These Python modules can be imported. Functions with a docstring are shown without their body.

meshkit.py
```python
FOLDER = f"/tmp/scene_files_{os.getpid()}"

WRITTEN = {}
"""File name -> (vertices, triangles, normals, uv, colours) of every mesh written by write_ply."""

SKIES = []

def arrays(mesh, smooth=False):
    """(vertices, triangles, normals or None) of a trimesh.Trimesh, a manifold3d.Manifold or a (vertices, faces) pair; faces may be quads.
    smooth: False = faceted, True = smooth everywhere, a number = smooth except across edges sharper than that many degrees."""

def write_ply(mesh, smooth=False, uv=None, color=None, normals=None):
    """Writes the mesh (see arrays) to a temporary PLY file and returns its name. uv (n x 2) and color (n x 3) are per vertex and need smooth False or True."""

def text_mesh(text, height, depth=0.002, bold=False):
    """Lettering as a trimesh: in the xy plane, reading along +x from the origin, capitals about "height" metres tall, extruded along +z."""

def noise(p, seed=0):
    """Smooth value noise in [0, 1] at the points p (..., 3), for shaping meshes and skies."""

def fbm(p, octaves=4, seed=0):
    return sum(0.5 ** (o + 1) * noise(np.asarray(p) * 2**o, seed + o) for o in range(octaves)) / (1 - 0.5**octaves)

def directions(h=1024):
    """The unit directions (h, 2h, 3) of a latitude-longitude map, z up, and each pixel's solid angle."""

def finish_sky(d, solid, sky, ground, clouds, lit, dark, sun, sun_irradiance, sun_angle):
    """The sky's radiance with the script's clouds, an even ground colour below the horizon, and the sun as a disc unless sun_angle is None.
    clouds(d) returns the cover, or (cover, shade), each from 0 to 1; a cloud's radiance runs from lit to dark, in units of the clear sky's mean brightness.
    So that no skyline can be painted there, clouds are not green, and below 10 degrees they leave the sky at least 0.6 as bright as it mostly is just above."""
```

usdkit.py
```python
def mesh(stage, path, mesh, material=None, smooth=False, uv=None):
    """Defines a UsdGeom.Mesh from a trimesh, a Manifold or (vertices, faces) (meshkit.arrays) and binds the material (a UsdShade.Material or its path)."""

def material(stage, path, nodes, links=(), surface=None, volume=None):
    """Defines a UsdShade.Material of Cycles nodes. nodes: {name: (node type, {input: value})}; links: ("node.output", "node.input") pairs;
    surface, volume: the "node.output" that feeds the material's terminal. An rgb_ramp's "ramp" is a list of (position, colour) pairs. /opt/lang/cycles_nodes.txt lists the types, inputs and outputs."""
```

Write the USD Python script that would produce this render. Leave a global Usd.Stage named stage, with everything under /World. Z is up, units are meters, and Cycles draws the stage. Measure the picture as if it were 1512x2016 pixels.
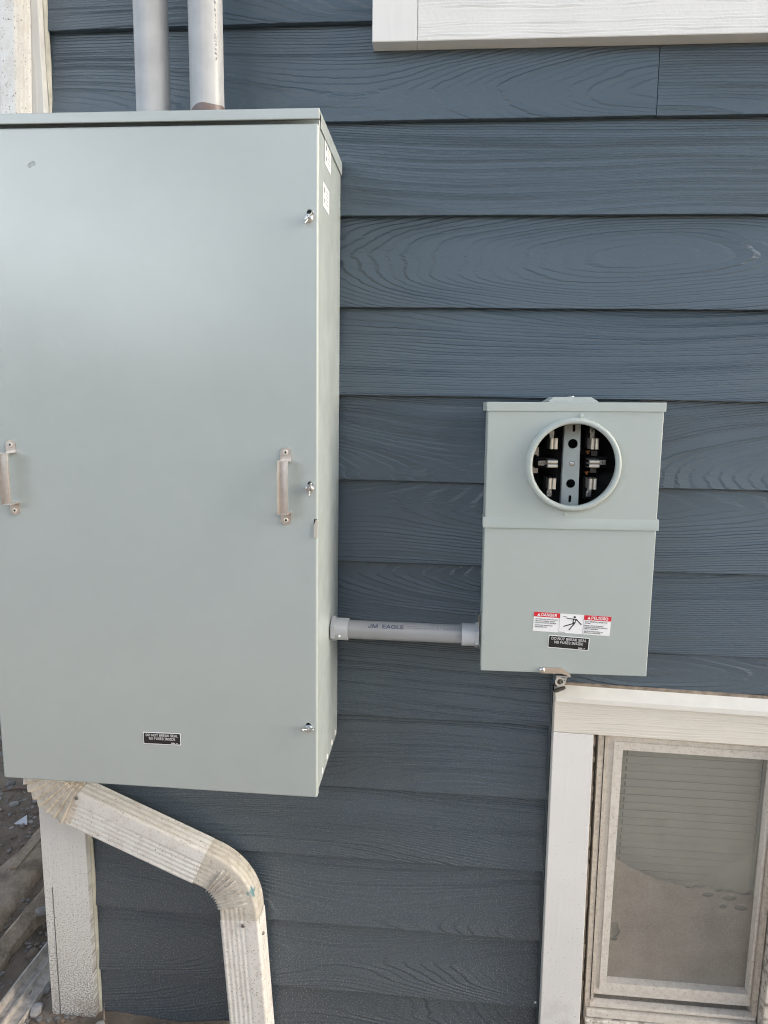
import math, random
import numpy as np, trimesh, usdkit, meshkit
import manifold3d as m3
from manifold3d import Manifold, CrossSection
from shapely.geometry import Polygon, Point, LineString, box as sbox
from shapely.ops import unary_union
from shapely.geometry.polygon import orient
from pxr import Usd, UsdGeom, UsdLux, UsdShade, Gf, Sdf

random.seed(7); rng = np.random.default_rng(7)
stage = Usd.Stage.CreateInMemory()
UsdGeom.SetStageUpAxis(stage, UsdGeom.Tokens.z); UsdGeom.SetStageMetersPerUnit(stage, 1.0)
UsdGeom.Xform.Define(stage, '/World'); UsdGeom.Scope.Define(stage, '/World/Looks')

# ------------------------------------------------------------------ camera
EXPOSURE = 0.20
cam = UsdGeom.Camera.Define(stage, '/World/camera')
R = np.array([0.9962367, 0.0850162, 0.0168722]); U = np.array([-0.0298942, 0.1543146, 0.9875694]); W = np.array([-0.0813558, 0.9843573, -0.1562753])
m = Gf.Matrix4d(*R, 0, *U, 0, *(-W), 0, 0.0, -1.43233, 1.53050, 1)
cam.AddTransformOp().Set(m)
cam.CreateHorizontalApertureAttr(36.0); cam.CreateVerticalApertureAttr(48.0); cam.CreateFocalLengthAttr(31.847)
cam.CreateClippingRangeAttr(Gf.Vec2f(0.02, 500)); cam.CreateExposureAttr(EXPOSURE)

# ------------------------------------------------------------------ sky and sun (low, hazy and raking along the wall from the right)
SUN = np.array([0.94, 0.07, 0.36]); SUN /= np.linalg.norm(SUN)
EL, ROT = math.asin(SUN[2]), math.atan2(SUN[0], SUN[1])
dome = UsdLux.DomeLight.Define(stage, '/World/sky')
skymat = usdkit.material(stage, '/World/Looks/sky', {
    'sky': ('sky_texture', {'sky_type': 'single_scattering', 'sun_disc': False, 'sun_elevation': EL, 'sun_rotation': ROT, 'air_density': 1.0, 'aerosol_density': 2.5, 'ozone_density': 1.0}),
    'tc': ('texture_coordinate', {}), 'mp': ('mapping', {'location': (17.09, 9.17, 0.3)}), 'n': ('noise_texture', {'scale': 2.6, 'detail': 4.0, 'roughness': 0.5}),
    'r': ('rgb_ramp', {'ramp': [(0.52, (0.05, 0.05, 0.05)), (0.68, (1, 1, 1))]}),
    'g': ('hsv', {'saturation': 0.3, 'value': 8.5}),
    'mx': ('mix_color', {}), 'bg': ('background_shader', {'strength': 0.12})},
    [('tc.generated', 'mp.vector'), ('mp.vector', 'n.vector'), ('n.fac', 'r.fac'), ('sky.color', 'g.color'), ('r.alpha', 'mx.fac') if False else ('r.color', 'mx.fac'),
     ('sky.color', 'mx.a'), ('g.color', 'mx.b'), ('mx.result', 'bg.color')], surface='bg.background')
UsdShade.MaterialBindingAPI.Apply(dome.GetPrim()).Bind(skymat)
dome.GetPrim().SetCustomDataByKey('kind', 'structure')
sun = UsdLux.DistantLight.Define(stage, '/World/sun')
sun.CreateNormalizeAttr(True); sun.CreateIntensityAttr(0.42); sun.CreateAngleAttr(16.0); sun.CreateColorAttr(Gf.Vec3f(1.0, 0.87, 0.61))
zz = SUN; xx = np.cross([0, 0, 1], zz); xx /= np.linalg.norm(xx); yy = np.cross(zz, xx)
sun.AddTransformOp().Set(Gf.Matrix4d(*xx, 0, *yy, 0, *zz, 0, 0, 0, 6, 1))

# ------------------------------------------------------------------ node graphs
class G:
    def __init__(self): self.n, self.l = {}, []
    def add(self, kind, out, **inp):
        name = f'n{len(self.n)}'; vals = {}
        for k, v in inp.items():
            if isinstance(v, str) and v.startswith('n') and '.' in v: self.l.append((v, f'{name}.{k}'))
            else: vals[k] = v
        self.n[name] = (kind, vals)
        return f'{name}.{out}'
    def math(self, op, a, b=0.0, c=0.0, clamp=False): return self.add('math', 'value', math_type=op, value1=a, value2=b, value3=c, use_clamp=clamp)
    def pos(self):
        p = self.add('geometry', 'position'); n = self.add('separate_xyz', 'x', vector=p).split('.')[0]
        return p, n + '.x', n + '.y', n + '.z'
    def noise(self, vec, scale, detail=2.0, rough=0.5): return self.add('noise_texture', 'fac', vector=vec, scale=scale, detail=detail, roughness=rough)
    def noise1(self, w, detail=1.0): return self.add('noise_texture', 'fac', dimensions='1D', w=w, scale=1.0, detail=detail)
    def xyz(self, x, y, z): return self.add('combine_xyz', 'vector', x=x, y=y, z=z)
    def ramp(self, fac, stops): return self.add('rgb_ramp', 'color', fac=fac, ramp=stops)
    def mix(self, fac, a, b, mode='mix'): return self.add('mix_color', 'result', blend_type=mode, fac=fac, a=a, b=b)
    def rng(self, v, a, b, c=0.0, d=1.0): return self.add('map_range', 'result', value=v, from_min=a, from_max=b, to_min=c, to_max=d, clamp=True)
    def bump(self, h, dist, strength=1.0, **k): return self.add('bump', 'normal', height=h, distance=dist, strength=strength, **k)
    def done(self, name, surf): return usdkit.material(stage, '/World/Looks/' + name, self.n, self.l, surface=surf)

def plain(name, color, rough=0.5, metallic=0.0, bump=None, vary=0.0, vscale=6.0, spec=0.5, **kw):
    g = G(); p, x, y, z = g.pos()
    col = color
    if vary:
        n = g.noise(p, vscale, 4.0, 0.6)
        col = g.ramp(n, [(0.3, tuple(c * (1 - vary) for c in color)), (0.7, tuple(min(1, c * (1 + vary)) for c in color))])
    args = dict(base_color=col, roughness=rough, metallic=metallic, specular_ior_level=spec, **kw)
    if bump: args['normal'] = g.bump(g.noise(p, bump[0], 3.0), bump[1])
    return g.done(name, g.add('principled_bsdf', 'BSDF', **args))

def siding_material():
    g = G(); p, x, y, z = g.pos()
    rnd = g.add('object_info', 'random')
    q = g.math('divide', g.math('subtract', z, 2.26 - 0.1778 * 20), 0.1778)
    row = g.math('floor', q); v = g.math('subtract', q, row)
    idn = g.math('add', row, g.math('multiply', rnd, 47.0))
    X = g.math('add', x, g.math('multiply', idn, 3.71))
    sel = g.add('white_noise_texture', 'value', dimensions='1D', w=g.math('multiply', idn, 0.913))
    z0 = g.math('add', g.math('multiply_add', g.math('subtract', g.noise1(g.math('multiply', X, 0.45), 0.0), 0.5), 1.0, -0.6), g.math('multiply', sel, 2.2))
    h = g.math('multiply', g.noise1(g.math('add', g.math('multiply', X, 0.85), 77.0), 0.0), 0.17)
    dz = g.math('multiply', g.math('subtract', v, z0), 0.1778)
    r = g.math('sqrt', g.math('add', g.math('multiply', dz, dz), g.math('multiply', h, h)))
    idv = g.math('multiply', idn, 1.37)
    w1 = g.noise(g.xyz(g.math('multiply', x, 2.6), idv, g.math('multiply', z, 20.0)), 1.0, 1.0)
    w2 = g.noise(g.xyz(g.math('multiply', x, 45.0), idv, g.math('multiply', z, 200.0)), 1.0, 1.0)
    r = g.math('add', r, g.math('multiply', w1, 0.016))
    r = g.math('add', r, g.math('multiply', w2, 0.0018))
    ph = g.math('divide', r, 0.0044)
    fl = g.math('floor', ph); f = g.math('subtract', ph, fl)
    wn = g.add('white_noise_texture', 'value', dimensions='1D', w=g.math('add', fl, g.math('multiply', idn, 17.0)))
    part = g.noise(g.xyz(g.math('multiply', x, 3.0), g.math('multiply', fl, 0.73), idv), 1.0, 0.0)
    amp = g.math('multiply', g.math('multiply_add', wn, 0.7, 0.3), g.rng(part, 0.3, 0.6, 0.35, 1.0))
    prof = g.math('minimum', g.math('divide', f, 0.74), g.math('divide', g.math('subtract', 1.0, f), 0.26))
    hh = g.math('multiply', prof, amp)
    pit = g.noise(p, 900.0, 0.0)
    hh = g.math('add', hh, g.math('multiply', pit, 0.16))
    nrm = g.bump(hh, 0.0022)
    # dust and splashed dirt, thicker low on the wall
    low = g.rng(z, 1.0, 0.05, 0.0, 1.0)
    tone = g.noise(g.xyz(g.math('multiply', x, 1.5), idv, g.math('multiply', z, 3.0)), 1.0, 1.0)
    col = g.ramp(tone, [(0.3, (0.044, 0.068, 0.090)), (0.7, (0.053, 0.080, 0.105))])
    film = g.math('multiply', g.math('multiply', g.noise(p, 9.0, 3.0), low), 0.34, clamp=True)
    col = g.mix(film, col, (0.105, 0.103, 0.098))
    sp = g.noise(g.xyz(g.math('multiply', x, 260.0), y, g.math('multiply', z, 420.0)), 1.0, 2.0, 0.6)
    spots = g.math('multiply', g.rng(sp, 0.55, 0.63), g.math('multiply_add', low, 0.75, 0.05), clamp=True)
    col = g.mix(spots, col, (0.30, 0.29, 0.26))
    rough = g.math('multiply_add', low, 0.22, 0.33)
    return g.done('siding_paint', g.add('principled_bsdf', 'BSDF', base_color=col, roughness=rough, normal=nrm, specular_ior_level=0.85))

def white_board(name, color, along, period, dist, speck=0.0, z_lo=0.0, z_hi=0.7, grime=0.0):
    """Painted fibre-cement board. along: 'x' or 'z' grain; specks of splashed dirt thicker towards z_lo."""
    g = G(); p, x, y, z = g.pos()
    rnd = g.math('multiply', g.add('object_info', 'random'), 31.0)
    a, b = (x, z) if along == 'x' else (z, x)
    b2 = g.math('add', b, g.math('multiply', g.noise(g.xyz(g.math('multiply', a, 6.0), rnd, g.math('multiply', b, 25.0)), 1.0, 3.0), 0.02))
    ph = g.math('divide', b2, period); fl = g.math('floor', ph); f = g.math('subtract', ph, fl)
    wn = g.add('white_noise_texture', 'value', dimensions='1D', w=g.math('add', fl, rnd))
    seg = g.noise(g.xyz(g.math('multiply', a, 9.0), g.math('multiply', fl, 0.61), rnd), 1.0, 2.0)
    prof = g.math('minimum', g.math('divide', f, 0.65), g.math('divide', g.math('subtract', 1.0, f), 0.35))
    hgt = g.math('multiply', prof, g.math('multiply', wn, g.rng(seg, 0.35, 0.6)))
    hgt = g.math('add', hgt, g.math('multiply', g.noise(p, 200.0, 2.0), 0.3))
    col = g.ramp(g.noise(p, 5.0, 4.0), [(0.3, tuple(0.93 * c for c in color)), (0.7, color)])
    if speck:
        d = g.rng(z, z_hi, z_lo, 0.0, 1.0)
        s = g.noise(g.xyz(g.math('multiply', x, 240.0), y, g.math('multiply', z, 330.0)), 1.0, 3.0, 0.6)
        th = g.math('subtract', 0.685, g.math('multiply', d, 0.115 * speck))
        m = g.math('multiply', g.math('subtract', s, th), 22.0, clamp=True)
        col = g.mix(g.math('multiply', m, 0.72), col, (0.12, 0.105, 0.09))
        stain = g.math('multiply', g.rng(g.noise(p, 14.0, 4.0), 0.5, 0.75), g.math('multiply', g.rng(z, z_lo + 0.16, z_lo, 0, 1), 0.6), clamp=True)
        col = g.mix(stain, col, (0.26, 0.19, 0.14))
    if grime:
        gm = g.math('multiply', g.rng(g.noise(p, 60.0, 4.0, 0.65), 0.47, 0.63), grime, clamp=True)
        col = g.mix(gm, col, (0.13, 0.10, 0.075))
    return g.done(name, g.add('principled_bsdf', 'BSDF', base_color=col, roughness=0.55, normal=g.bump(hgt, dist), specular_ior_level=0.4))

def paint(name, color, rough=0.34, wav=0.0012, peel=0.00008, spec=0.5):
    g = G(); p, x, y, z = g.pos()
    n = g.math('add', g.math('multiply', g.noise(p, 420.0, 2.0), peel / 0.001), g.math('multiply', g.noise(p, 3.5, 2.0), wav / 0.001))
    col = g.ramp(g.noise(p, 7.0, 5.0, 0.65), [(0.3, tuple(0.985 * c for c in color)), (0.7, tuple(1.012 * c for c in color))])
    scuff = g.rng(g.noise(g.xyz(g.math('multiply', x, 30.0), y, g.math('multiply', z, 90.0)), 1.0, 4.0, 0.7), 0.70, 0.80, 0.0, 0.35)
    col = g.mix(scuff, col, tuple(min(1, c * 1.35) for c in color))
    rg = g.rng(g.noise(p, 12.0, 4.0), 0.3, 0.7, rough - 0.02, rough + 0.03)
    return g.done(name, g.add('principled_bsdf', 'BSDF', base_color=col, roughness=rg, normal=g.bump(n, 0.001), specular_ior_level=spec))

def aged(name, color, dark, dscale=35.0, amount=0.6, speck=0.7, rough=0.5, teal=None):
    """White painted metal gone chalky and dirty: blotches, streaks and dark specks."""
    g = G(); p, x, y, z = g.pos()
    n = g.noise(p, dscale, 5.0, 0.7)
    col = g.mix(g.math('multiply', g.rng(n, 0.45, 0.72), amount, clamp=True), color, dark)
    s = g.noise(p, 230.0, 2.0, 0.6)
    col = g.mix(g.math('multiply', g.rng(s, 0.64, 0.70), speck, clamp=True), col, (0.16, 0.12, 0.09))
    if teal:
        d = g.add('vector_math', 'value', math_type='distance', vector1=p, vector2=teal)
        t = g.math('multiply', g.rng(g.math('add', d, g.math('multiply', g.noise(p, 120.0, 3.0), 0.022)), 0.019, 0.024, 1.0, 0.0), 0.8)
        col = g.mix(t, col, (0.03, 0.20, 0.24))
    nr = g.bump(g.noise(p, 320.0, 3.0), 0.00012)
    return g.done(name, g.add('principled_bsdf', 'BSDF', base_color=col, roughness=rough, normal=nr, specular_ior_level=0.4))

M = {}
M['siding'] = siding_material()
M['trim_h'] = white_board('trim_paint_wide', (0.70, 0.695, 0.68), 'x', 0.0060, 0.0016)
M['trim_h2'] = white_board('trim_paint_warm', (0.76, 0.72, 0.64), 'x', 0.0050, 0.0010)
M['trim_v'] = white_board('trim_paint_upright', (0.70, 0.695, 0.68), 'z', 0.02, 0.00015)
M['trim_corner'] = white_board('trim_paint_speckled', (0.78, 0.77, 0.74), 'z', 0.006, 0.00035, speck=1.9, z_lo=0.0, z_hi=0.70)
M['trim_casing'] = white_board('trim_paint_casing', (0.80, 0.785, 0.765), 'z', 0.012, 0.0001, speck=0.5, z_lo=0.05, z_hi=1.0)
M['trim_dirty'] = white_board('trim_paint_dirty', (0.70, 0.65, 0.58), 'z', 0.012, 0.0008, speck=0.5, grime=0.8)
M['edge'] = plain('board_edge', (0.56, 0.54, 0.45), 0.6, vary=0.15, vscale=30)
M['caulk'] = plain('caulk_painted', (0.045, 0.06, 0.07), 0.55, vary=0.2, vscale=40)
M['sheath'] = plain('sheathing_wrap', (0.55, 0.55, 0.54), 0.8)
M['cab'] = paint('cabinet_paint', (0.365, 0.405, 0.397), 0.20, spec=1.0)
M['met'] = paint('meter_paint', (0.39, 0.43, 0.412), 0.33, wav=0.0005)
M['steel'] = plain('brushed_steel', (0.74, 0.67, 0.61), 0.36, 1.0, bump=(600, 0.00003), vary=0.08, vscale=80)
M['zinc'] = plain('zinc_plate', (0.72, 0.71, 0.69), 0.25, 1.0, vary=0.15, vscale=200)
M['tin'] = plain('tinned_jaw', (0.80, 0.75, 0.66), 0.28, 0.85)
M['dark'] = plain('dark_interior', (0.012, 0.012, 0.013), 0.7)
M['bake'] = plain('moulded_block', (0.003, 0.003, 0.003), 0.7, spec=0.2)
M['cast'] = plain('cast_tab', (0.58, 0.55, 0.49), 0.45, 0.5)
M['copper'] = plain('copper_wire', (0.55, 0.25, 0.12), 0.35, 1.0)
M['pvc'] = plain('grey_pvc', (0.27, 0.277, 0.288), 0.34, vary=0.06, vscale=14, bump=(300, 0.00005))
M['pvc_l'] = plain('light_grey_pvc', (0.40, 0.415, 0.44), 0.36, vary=0.04, vscale=20)
M['pvc_v'] = plain('pale_grey_pvc', (0.37, 0.378, 0.388), 0.36, vary=0.10, vscale=22, bump=(200, 0.00006))
M['cement'] = plain('pipe_cement', (0.14, 0.105, 0.10), 0.4, vary=0.25, vscale=60)
M['ink'] = plain('black_ink', (0.05, 0.06, 0.10), 0.6)
M['ink_faint'] = plain('faded_ink', (0.15, 0.16, 0.19), 0.6)
M['white'] = plain('label_white', (0.82, 0.82, 0.82), 0.45)
M['black'] = plain('label_black', (0.012, 0.012, 0.013), 0.35)
M['red'] = plain('label_red', (0.62, 0.02, 0.035), 0.45)
M['spout'] = aged('downspout_paint', (0.78, 0.77, 0.74), (0.46, 0.40, 0.33), 30.0, 0.45, 0.8)
M['spout_low'] = aged('downspout_paint_low', (0.78, 0.76, 0.72), (0.40, 0.34, 0.28), 34.0, 0.5, 0.95)
M['elbow'] = aged('elbow_paint', (0.64, 0.60, 0.53), (0.33, 0.28, 0.22), 45.0, 0.7, 0.6, teal=(-0.401, -0.060, 0.425))
M['elbow_b'] = aged('elbow_paint_upper', (0.66, 0.60, 0.51), (0.30, 0.25, 0.19), 45.0, 0.7, 0.6)
M['screw'] = plain('dull_screw', (0.25, 0.24, 0.23), 0.4, 1.0)
M['vinyl'] = aged('window_vinyl', (0.60, 0.54, 0.46), (0.24, 0.185, 0.14), 80.0, 0.55, 0.6)
M['vinyl_s'] = aged('sash_vinyl', (0.74, 0.69, 0.62), (0.42, 0.34, 0.27), 70.0, 0.45, 0.5)
M['sill'] = aged('peeling_sill', (0.80, 0.74, 0.66), (0.12, 0.09, 0.07), 40.0, 1.0, 0.9)
M['sillwood'] = plain('weathered_wood', (0.27, 0.22, 0.17), 0.75, vary=0.35, vscale=50, bump=(120, 0.0015))
M['slat'] = plain('blind_slat', (0.78, 0.76, 0.69), 0.5)
M['cord'] = plain('blind_cord', (0.05, 0.05, 0.045), 0.7)
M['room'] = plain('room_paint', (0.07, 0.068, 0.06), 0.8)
M['rubber'] = plain('dark_sealant', (0.07, 0.06, 0.05), 0.6, vary=0.3, vscale=90)

def soil_material():
    g = G(); p, x, y, z = g.pos()
    n = g.noise(p, 5.0, 6.0, 0.65)
    col = g.ramp(n, [(0.3, (0.20, 0.160, 0.122)), (0.5, (0.31, 0.250, 0.195)), (0.72, (0.46, 0.38, 0.30))])
    f = g.noise(p, 140.0, 3.0, 0.6)
    col = g.mix(g.math('multiply', g.rng(f, 0.58, 0.68), 0.7), col, (0.30, 0.27, 0.23))
    col = g.mix(g.rng(x, -0.75, -0.3, 0.0, 0.9), col, (0.30, 0.26, 0.21))
    moss = g.math('multiply', g.rng(g.noise(p, 7.5, 3.0), 0.56, 0.7), 0.35)
    col = g.mix(moss, col, (0.085, 0.095, 0.04))
    hgt = g.math('add', g.noise(p, 70.0, 5.0, 0.75), g.math('multiply', g.noise(p, 400.0, 2.0), 0.4))
    return g.done('soil', g.add('principled_bsdf', 'BSDF', base_color=col, roughness=0.9, normal=g.bump(hgt, 0.009), specular_ior_level=0.2))
def stone_material():
    g = G(); p, x, y, z = g.pos()
    rnd = g.add('object_info', 'random')
    col = g.ramp(rnd, [(0.0, (0.24, 0.235, 0.23)), (0.35, (0.37, 0.365, 0.36)), (0.6, (0.31, 0.27, 0.23)), (0.85, (0.46, 0.45, 0.44)), (1.0, (0.70, 0.67, 0.63))])
    col = g.mix(g.math('multiply', g.noise(p, 120.0, 4.0), 0.6), col, (0.14, 0.12, 0.10))
    return g.done('stone', g.add('principled_bsdf', 'BSDF', base_color=col, roughness=0.75, normal=g.bump(g.noise(p, 260.0, 3.0), 0.0012)))
M['soil'], M['stone'] = soil_material(), stone_material()
M['timber'] = plain('dirt_coated_timber', (0.42, 0.335, 0.255), 0.9, vary=0.4, vscale=18, bump=(130, 0.008), spec=0.2)
M['channel'] = plain('weathered_channel', (0.46, 0.41, 0.36), 0.6, vary=0.35, vscale=45, bump=(120, 0.001))
M['stake'] = plain('pale_wood', (0.36, 0.28, 0.20), 0.75, vary=0.25, vscale=60)
M['shard'] = plain('white_plastic', (0.70, 0.72, 0.76), 0.45)
M['wire'] = plain('rusty_wire', (0.16, 0.09, 0.06), 0.6)
M['leaf'] = plain('dry_leaf', (0.20, 0.12, 0.07), 0.8, vary=0.3, vscale=80)

def pane_material():
    g = G(); p, x, y, z = g.pos()
    # dried mud on the lower glass with a wavy upper edge, and wiped spots
    t = g.rng(x, 0.419, 0.56, 0.0, 1.0)
    edge = g.math('add', g.math('multiply', g.math('power', g.math('subtract', 1.0, t), 1.6), 0.062), 0.4585)
    edge = g.math('subtract', edge, g.math('multiply', g.rng(x, 0.56, 0.75), 0.018))
    wob = g.math('multiply', g.math('subtract', g.noise(p, 26.0, 5.0, 0.7), 0.5), 0.050)
    d = g.math('subtract', g.math('add', edge, wob), z)
    mud = g.math('multiply', d, 130.0, clamp=True)
    dens = g.math('multiply_add', g.noise(p, 300.0, 3.0, 0.7), 0.6, 0.48, clamp=True)
    hole = 0.0
    for (cx, cz, rx, rz) in [(0.640, 0.432, 0.013, 0.007), (0.688, 0.428, 0.016, 0.0075), (0.676, 0.405, 0.009, 0.006), (0.715, 0.405, 0.015, 0.008), (0.662, 0.447, 0.009, 0.006), (0.718, 0.446, 0.016, 0.009),
                             (0.437, 0.335, 0.010, 0.010), (0.440, 0.318, 0.011, 0.014), (0.438, 0.300, 0.008, 0.005)]:
        a = g.math('divide', g.math('subtract', x, cx), rx); b = g.math('divide', g.math('subtract', z, cz), rz)
        e = g.math('add', g.math('add', g.math('multiply', a, a), g.math('multiply', b, b)), g.math('multiply', g.noise(p, 90.0, 3.0), 1.0))
        hole = g.math('maximum', hole, g.rng(e, 1.3, 1.7, 1.0, 0.0))
    mud = g.math('multiply', g.math('multiply', mud, dens), g.math('subtract', 1.0, g.math('multiply', hole, 0.85)))
    thin = g.math('multiply', g.noise(p, 25.0, 5.0, 0.7), 0.34)
    cover = g.math('maximum', mud, thin, clamp=True)
    clear = g.add('transparent_bsdf', 'BSDF', color=(0.94, 0.95, 0.93)); gl = g.add('glossy_bsdf', 'BSDF', roughness=0.16, color=(1.0, 1.0, 1.0))
    fr = g.add('fresnel', 'fac', IOR=1.55); fr = g.math('multiply_add', fr, 1.2, 0.01, clamp=True)
    glass = g.add('mix_closure', 'closure', fac=fr, closure1=clear, closure2=gl)
    mudc = g.ramp(g.math('add', g.math('multiply', g.noise(p, 260.0, 3.0), 0.5), g.math('multiply', g.noise(p, 14.0, 5.0, 0.7), 0.5)), [(0.32, (0.20, 0.172, 0.142)), (0.68, (0.40, 0.35, 0.295))])
    mudc = g.mix(mud, (0.42, 0.405, 0.365), mudc)
    dust = g.add('diffuse_bsdf', 'BSDF', color=mudc)
    return g.done('dusty_glass', g.add('mix_closure', 'closure', fac=cover, closure1=glass, closure2=dust))
M['pane'] = pane_material()

# ------------------------------------------------------------------ scene helpers
used = {}
def numbered(parent, name):
    k = (str(parent), name); n = used.get(k, 0); used[k] = n + 1
    return name if n == 0 else f'{name}_{n:03d}'
def tag(prim, label=None, cat=None, group=None, kind=None):
    for k, v in (('label', label), ('category', cat), ('group', group), ('kind', kind)):
        if v: prim.SetCustomDataByKey(k, v)
def path_of(parent): return '/World' if parent is None else str(parent.GetPath())
def obj(name, mesh, mat, parent=None, smooth=30, label=None, kind=None):
    base = path_of(parent); path = f'{base}/{numbered(base, name)}'
    prim = usdkit.mesh(stage, path, mesh, M[mat] if isinstance(mat, str) else mat, smooth=smooth).GetPrim()
    tag(prim, label=label, kind=kind)
    return prim
def group_x(name, parent=None, loc=(0, 0, 0), rot_y=0.0, label=None):
    base = path_of(parent); x = UsdGeom.Xform.Define(stage, f'{base}/{numbered(base, name)}')
    if any(loc): x.AddTranslateOp().Set(Gf.Vec3d(*map(float, loc)))
    if rot_y: x.AddRotateYOp().Set(rot_y)
    tag(x.GetPrim(), label=label)
    return x.GetPrim()
def thing(name, label, cat, group=None, loc=(0, 0, 0), rot_y=0.0):
    p = group_x(name, None, loc, rot_y); tag(p, label, cat, group); return p

# ------------------------------------------------------------------ shapes
def bx(x0, x1, y0, y1, z0, z1): return Manifold.cube([x1 - x0, y1 - y0, z1 - z0]).translate([x0, y0, z0])
def rbox(x0, x1, y0, y1, z0, z1, r, seg=16):
    s = Manifold.sphere(r, seg)
    return Manifold.batch_hull([s.translate([x, y, z]) for x in (x0 + r, x1 - r) for y in (y0 + r, y1 - r) for z in (z0 + r, z1 - r)])
def prism(pts, y0, y1):
    """Polygon in (x, z), extruded from y0 to y1."""
    p = Polygon(pts) if not isinstance(pts, Polygon) else pts
    t = trimesh.creation.extrude_polygon(p, abs(y1 - y0), engine='earcut')
    v = np.array(t.vertices); t = trimesh.Trimesh(np.c_[v[:, 0], max(y0, y1) - v[:, 2], v[:, 1]], t.faces, process=False)
    return t
def cprism(pts, y0, y1, c=0.001):
    """As prism, with the outline of the front (low y) face chamfered by c."""
    p = Polygon(pts) if not isinstance(pts, Polygon) else pts
    cs = lambda q: CrossSection([np.array(orient(q).exterior.coords)[:-1]])
    lo, hi = min(y0, y1), max(y0, y1)
    def ext(q, a, b): return cs(q).extrude(b - a).transform(np.array([[1, 0, 0, 0], [0, 0, -1, b], [0, 1, 0, 0]]))
    return Manifold.batch_hull([ext(p, lo + c, hi), ext(p.buffer(-c, join_style=2), lo, lo + c)])
def cyl(p0, p1, r0, r1=None, seg=32):
    p0, p1 = np.asarray(p0, float), np.asarray(p1, float); d = p1 - p0; L = np.linalg.norm(d); d /= L
    c = Manifold.cylinder(L, r0, r0 if r1 is None else r1, seg)
    a = np.cross(d, [0, 0, 1.0] if abs(d[2]) < .9 else [1.0, 0, 0]); a /= np.linalg.norm(a); b = np.cross(d, a)
    return c.transform(np.c_[a, b, d, p0])
def cat(*ms):
    out = []
    for q in ms:
        v, f, _ = meshkit.arrays(q); out.append(trimesh.Trimesh(v, f, process=False))
    return trimesh.util.concatenate(out)
def revolve_y(profile, center, seg=64):
    """Closed (radius, y) outline turned round an axis along y through center (x, z)."""
    pr = np.array(profile); n = len(pr); an = np.arange(seg) * 2 * np.pi / seg
    v = np.stack([center[0] + pr[None, :, 0] * np.cos(an)[:, None], np.broadcast_to(pr[:, 1], (seg, n)), center[1] + pr[None, :, 0] * np.sin(an)[:, None]], -1).reshape(-1, 3)
    f = []
    for i in range(seg):
        for j in range(n):
            a, b, c, d = i * n + j, i * n + (j + 1) % n, ((i + 1) % seg) * n + (j + 1) % n, ((i + 1) % seg) * n + j
            f += [[a, b, c], [a, c, d]]
    t = trimesh.Trimesh(v, f, process=False)
    if t.volume < 0: t.invert()
    return t
def tube(points, r, seg=10):
    p = np.asarray(points, float); return cat(*[cyl(a, b, r, seg=seg) for a, b in zip(p[:-1], p[1:])])
def facing(t, x, z, y, rot=0.0, sx=1.0):
    """Flat lettering in (x, y) turned to face the camera side (-y), its origin at (x, y, z), turned by rot."""
    v = np.array(t.vertices); v[:, 0] *= sx; c, s = math.cos(rot), math.sin(rot)
    return trimesh.Trimesh(np.c_[x + v[:, 0] * c - v[:, 1] * s, y - v[:, 2], z + v[:, 0] * s + v[:, 1] * c], t.faces, process=False)
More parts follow.
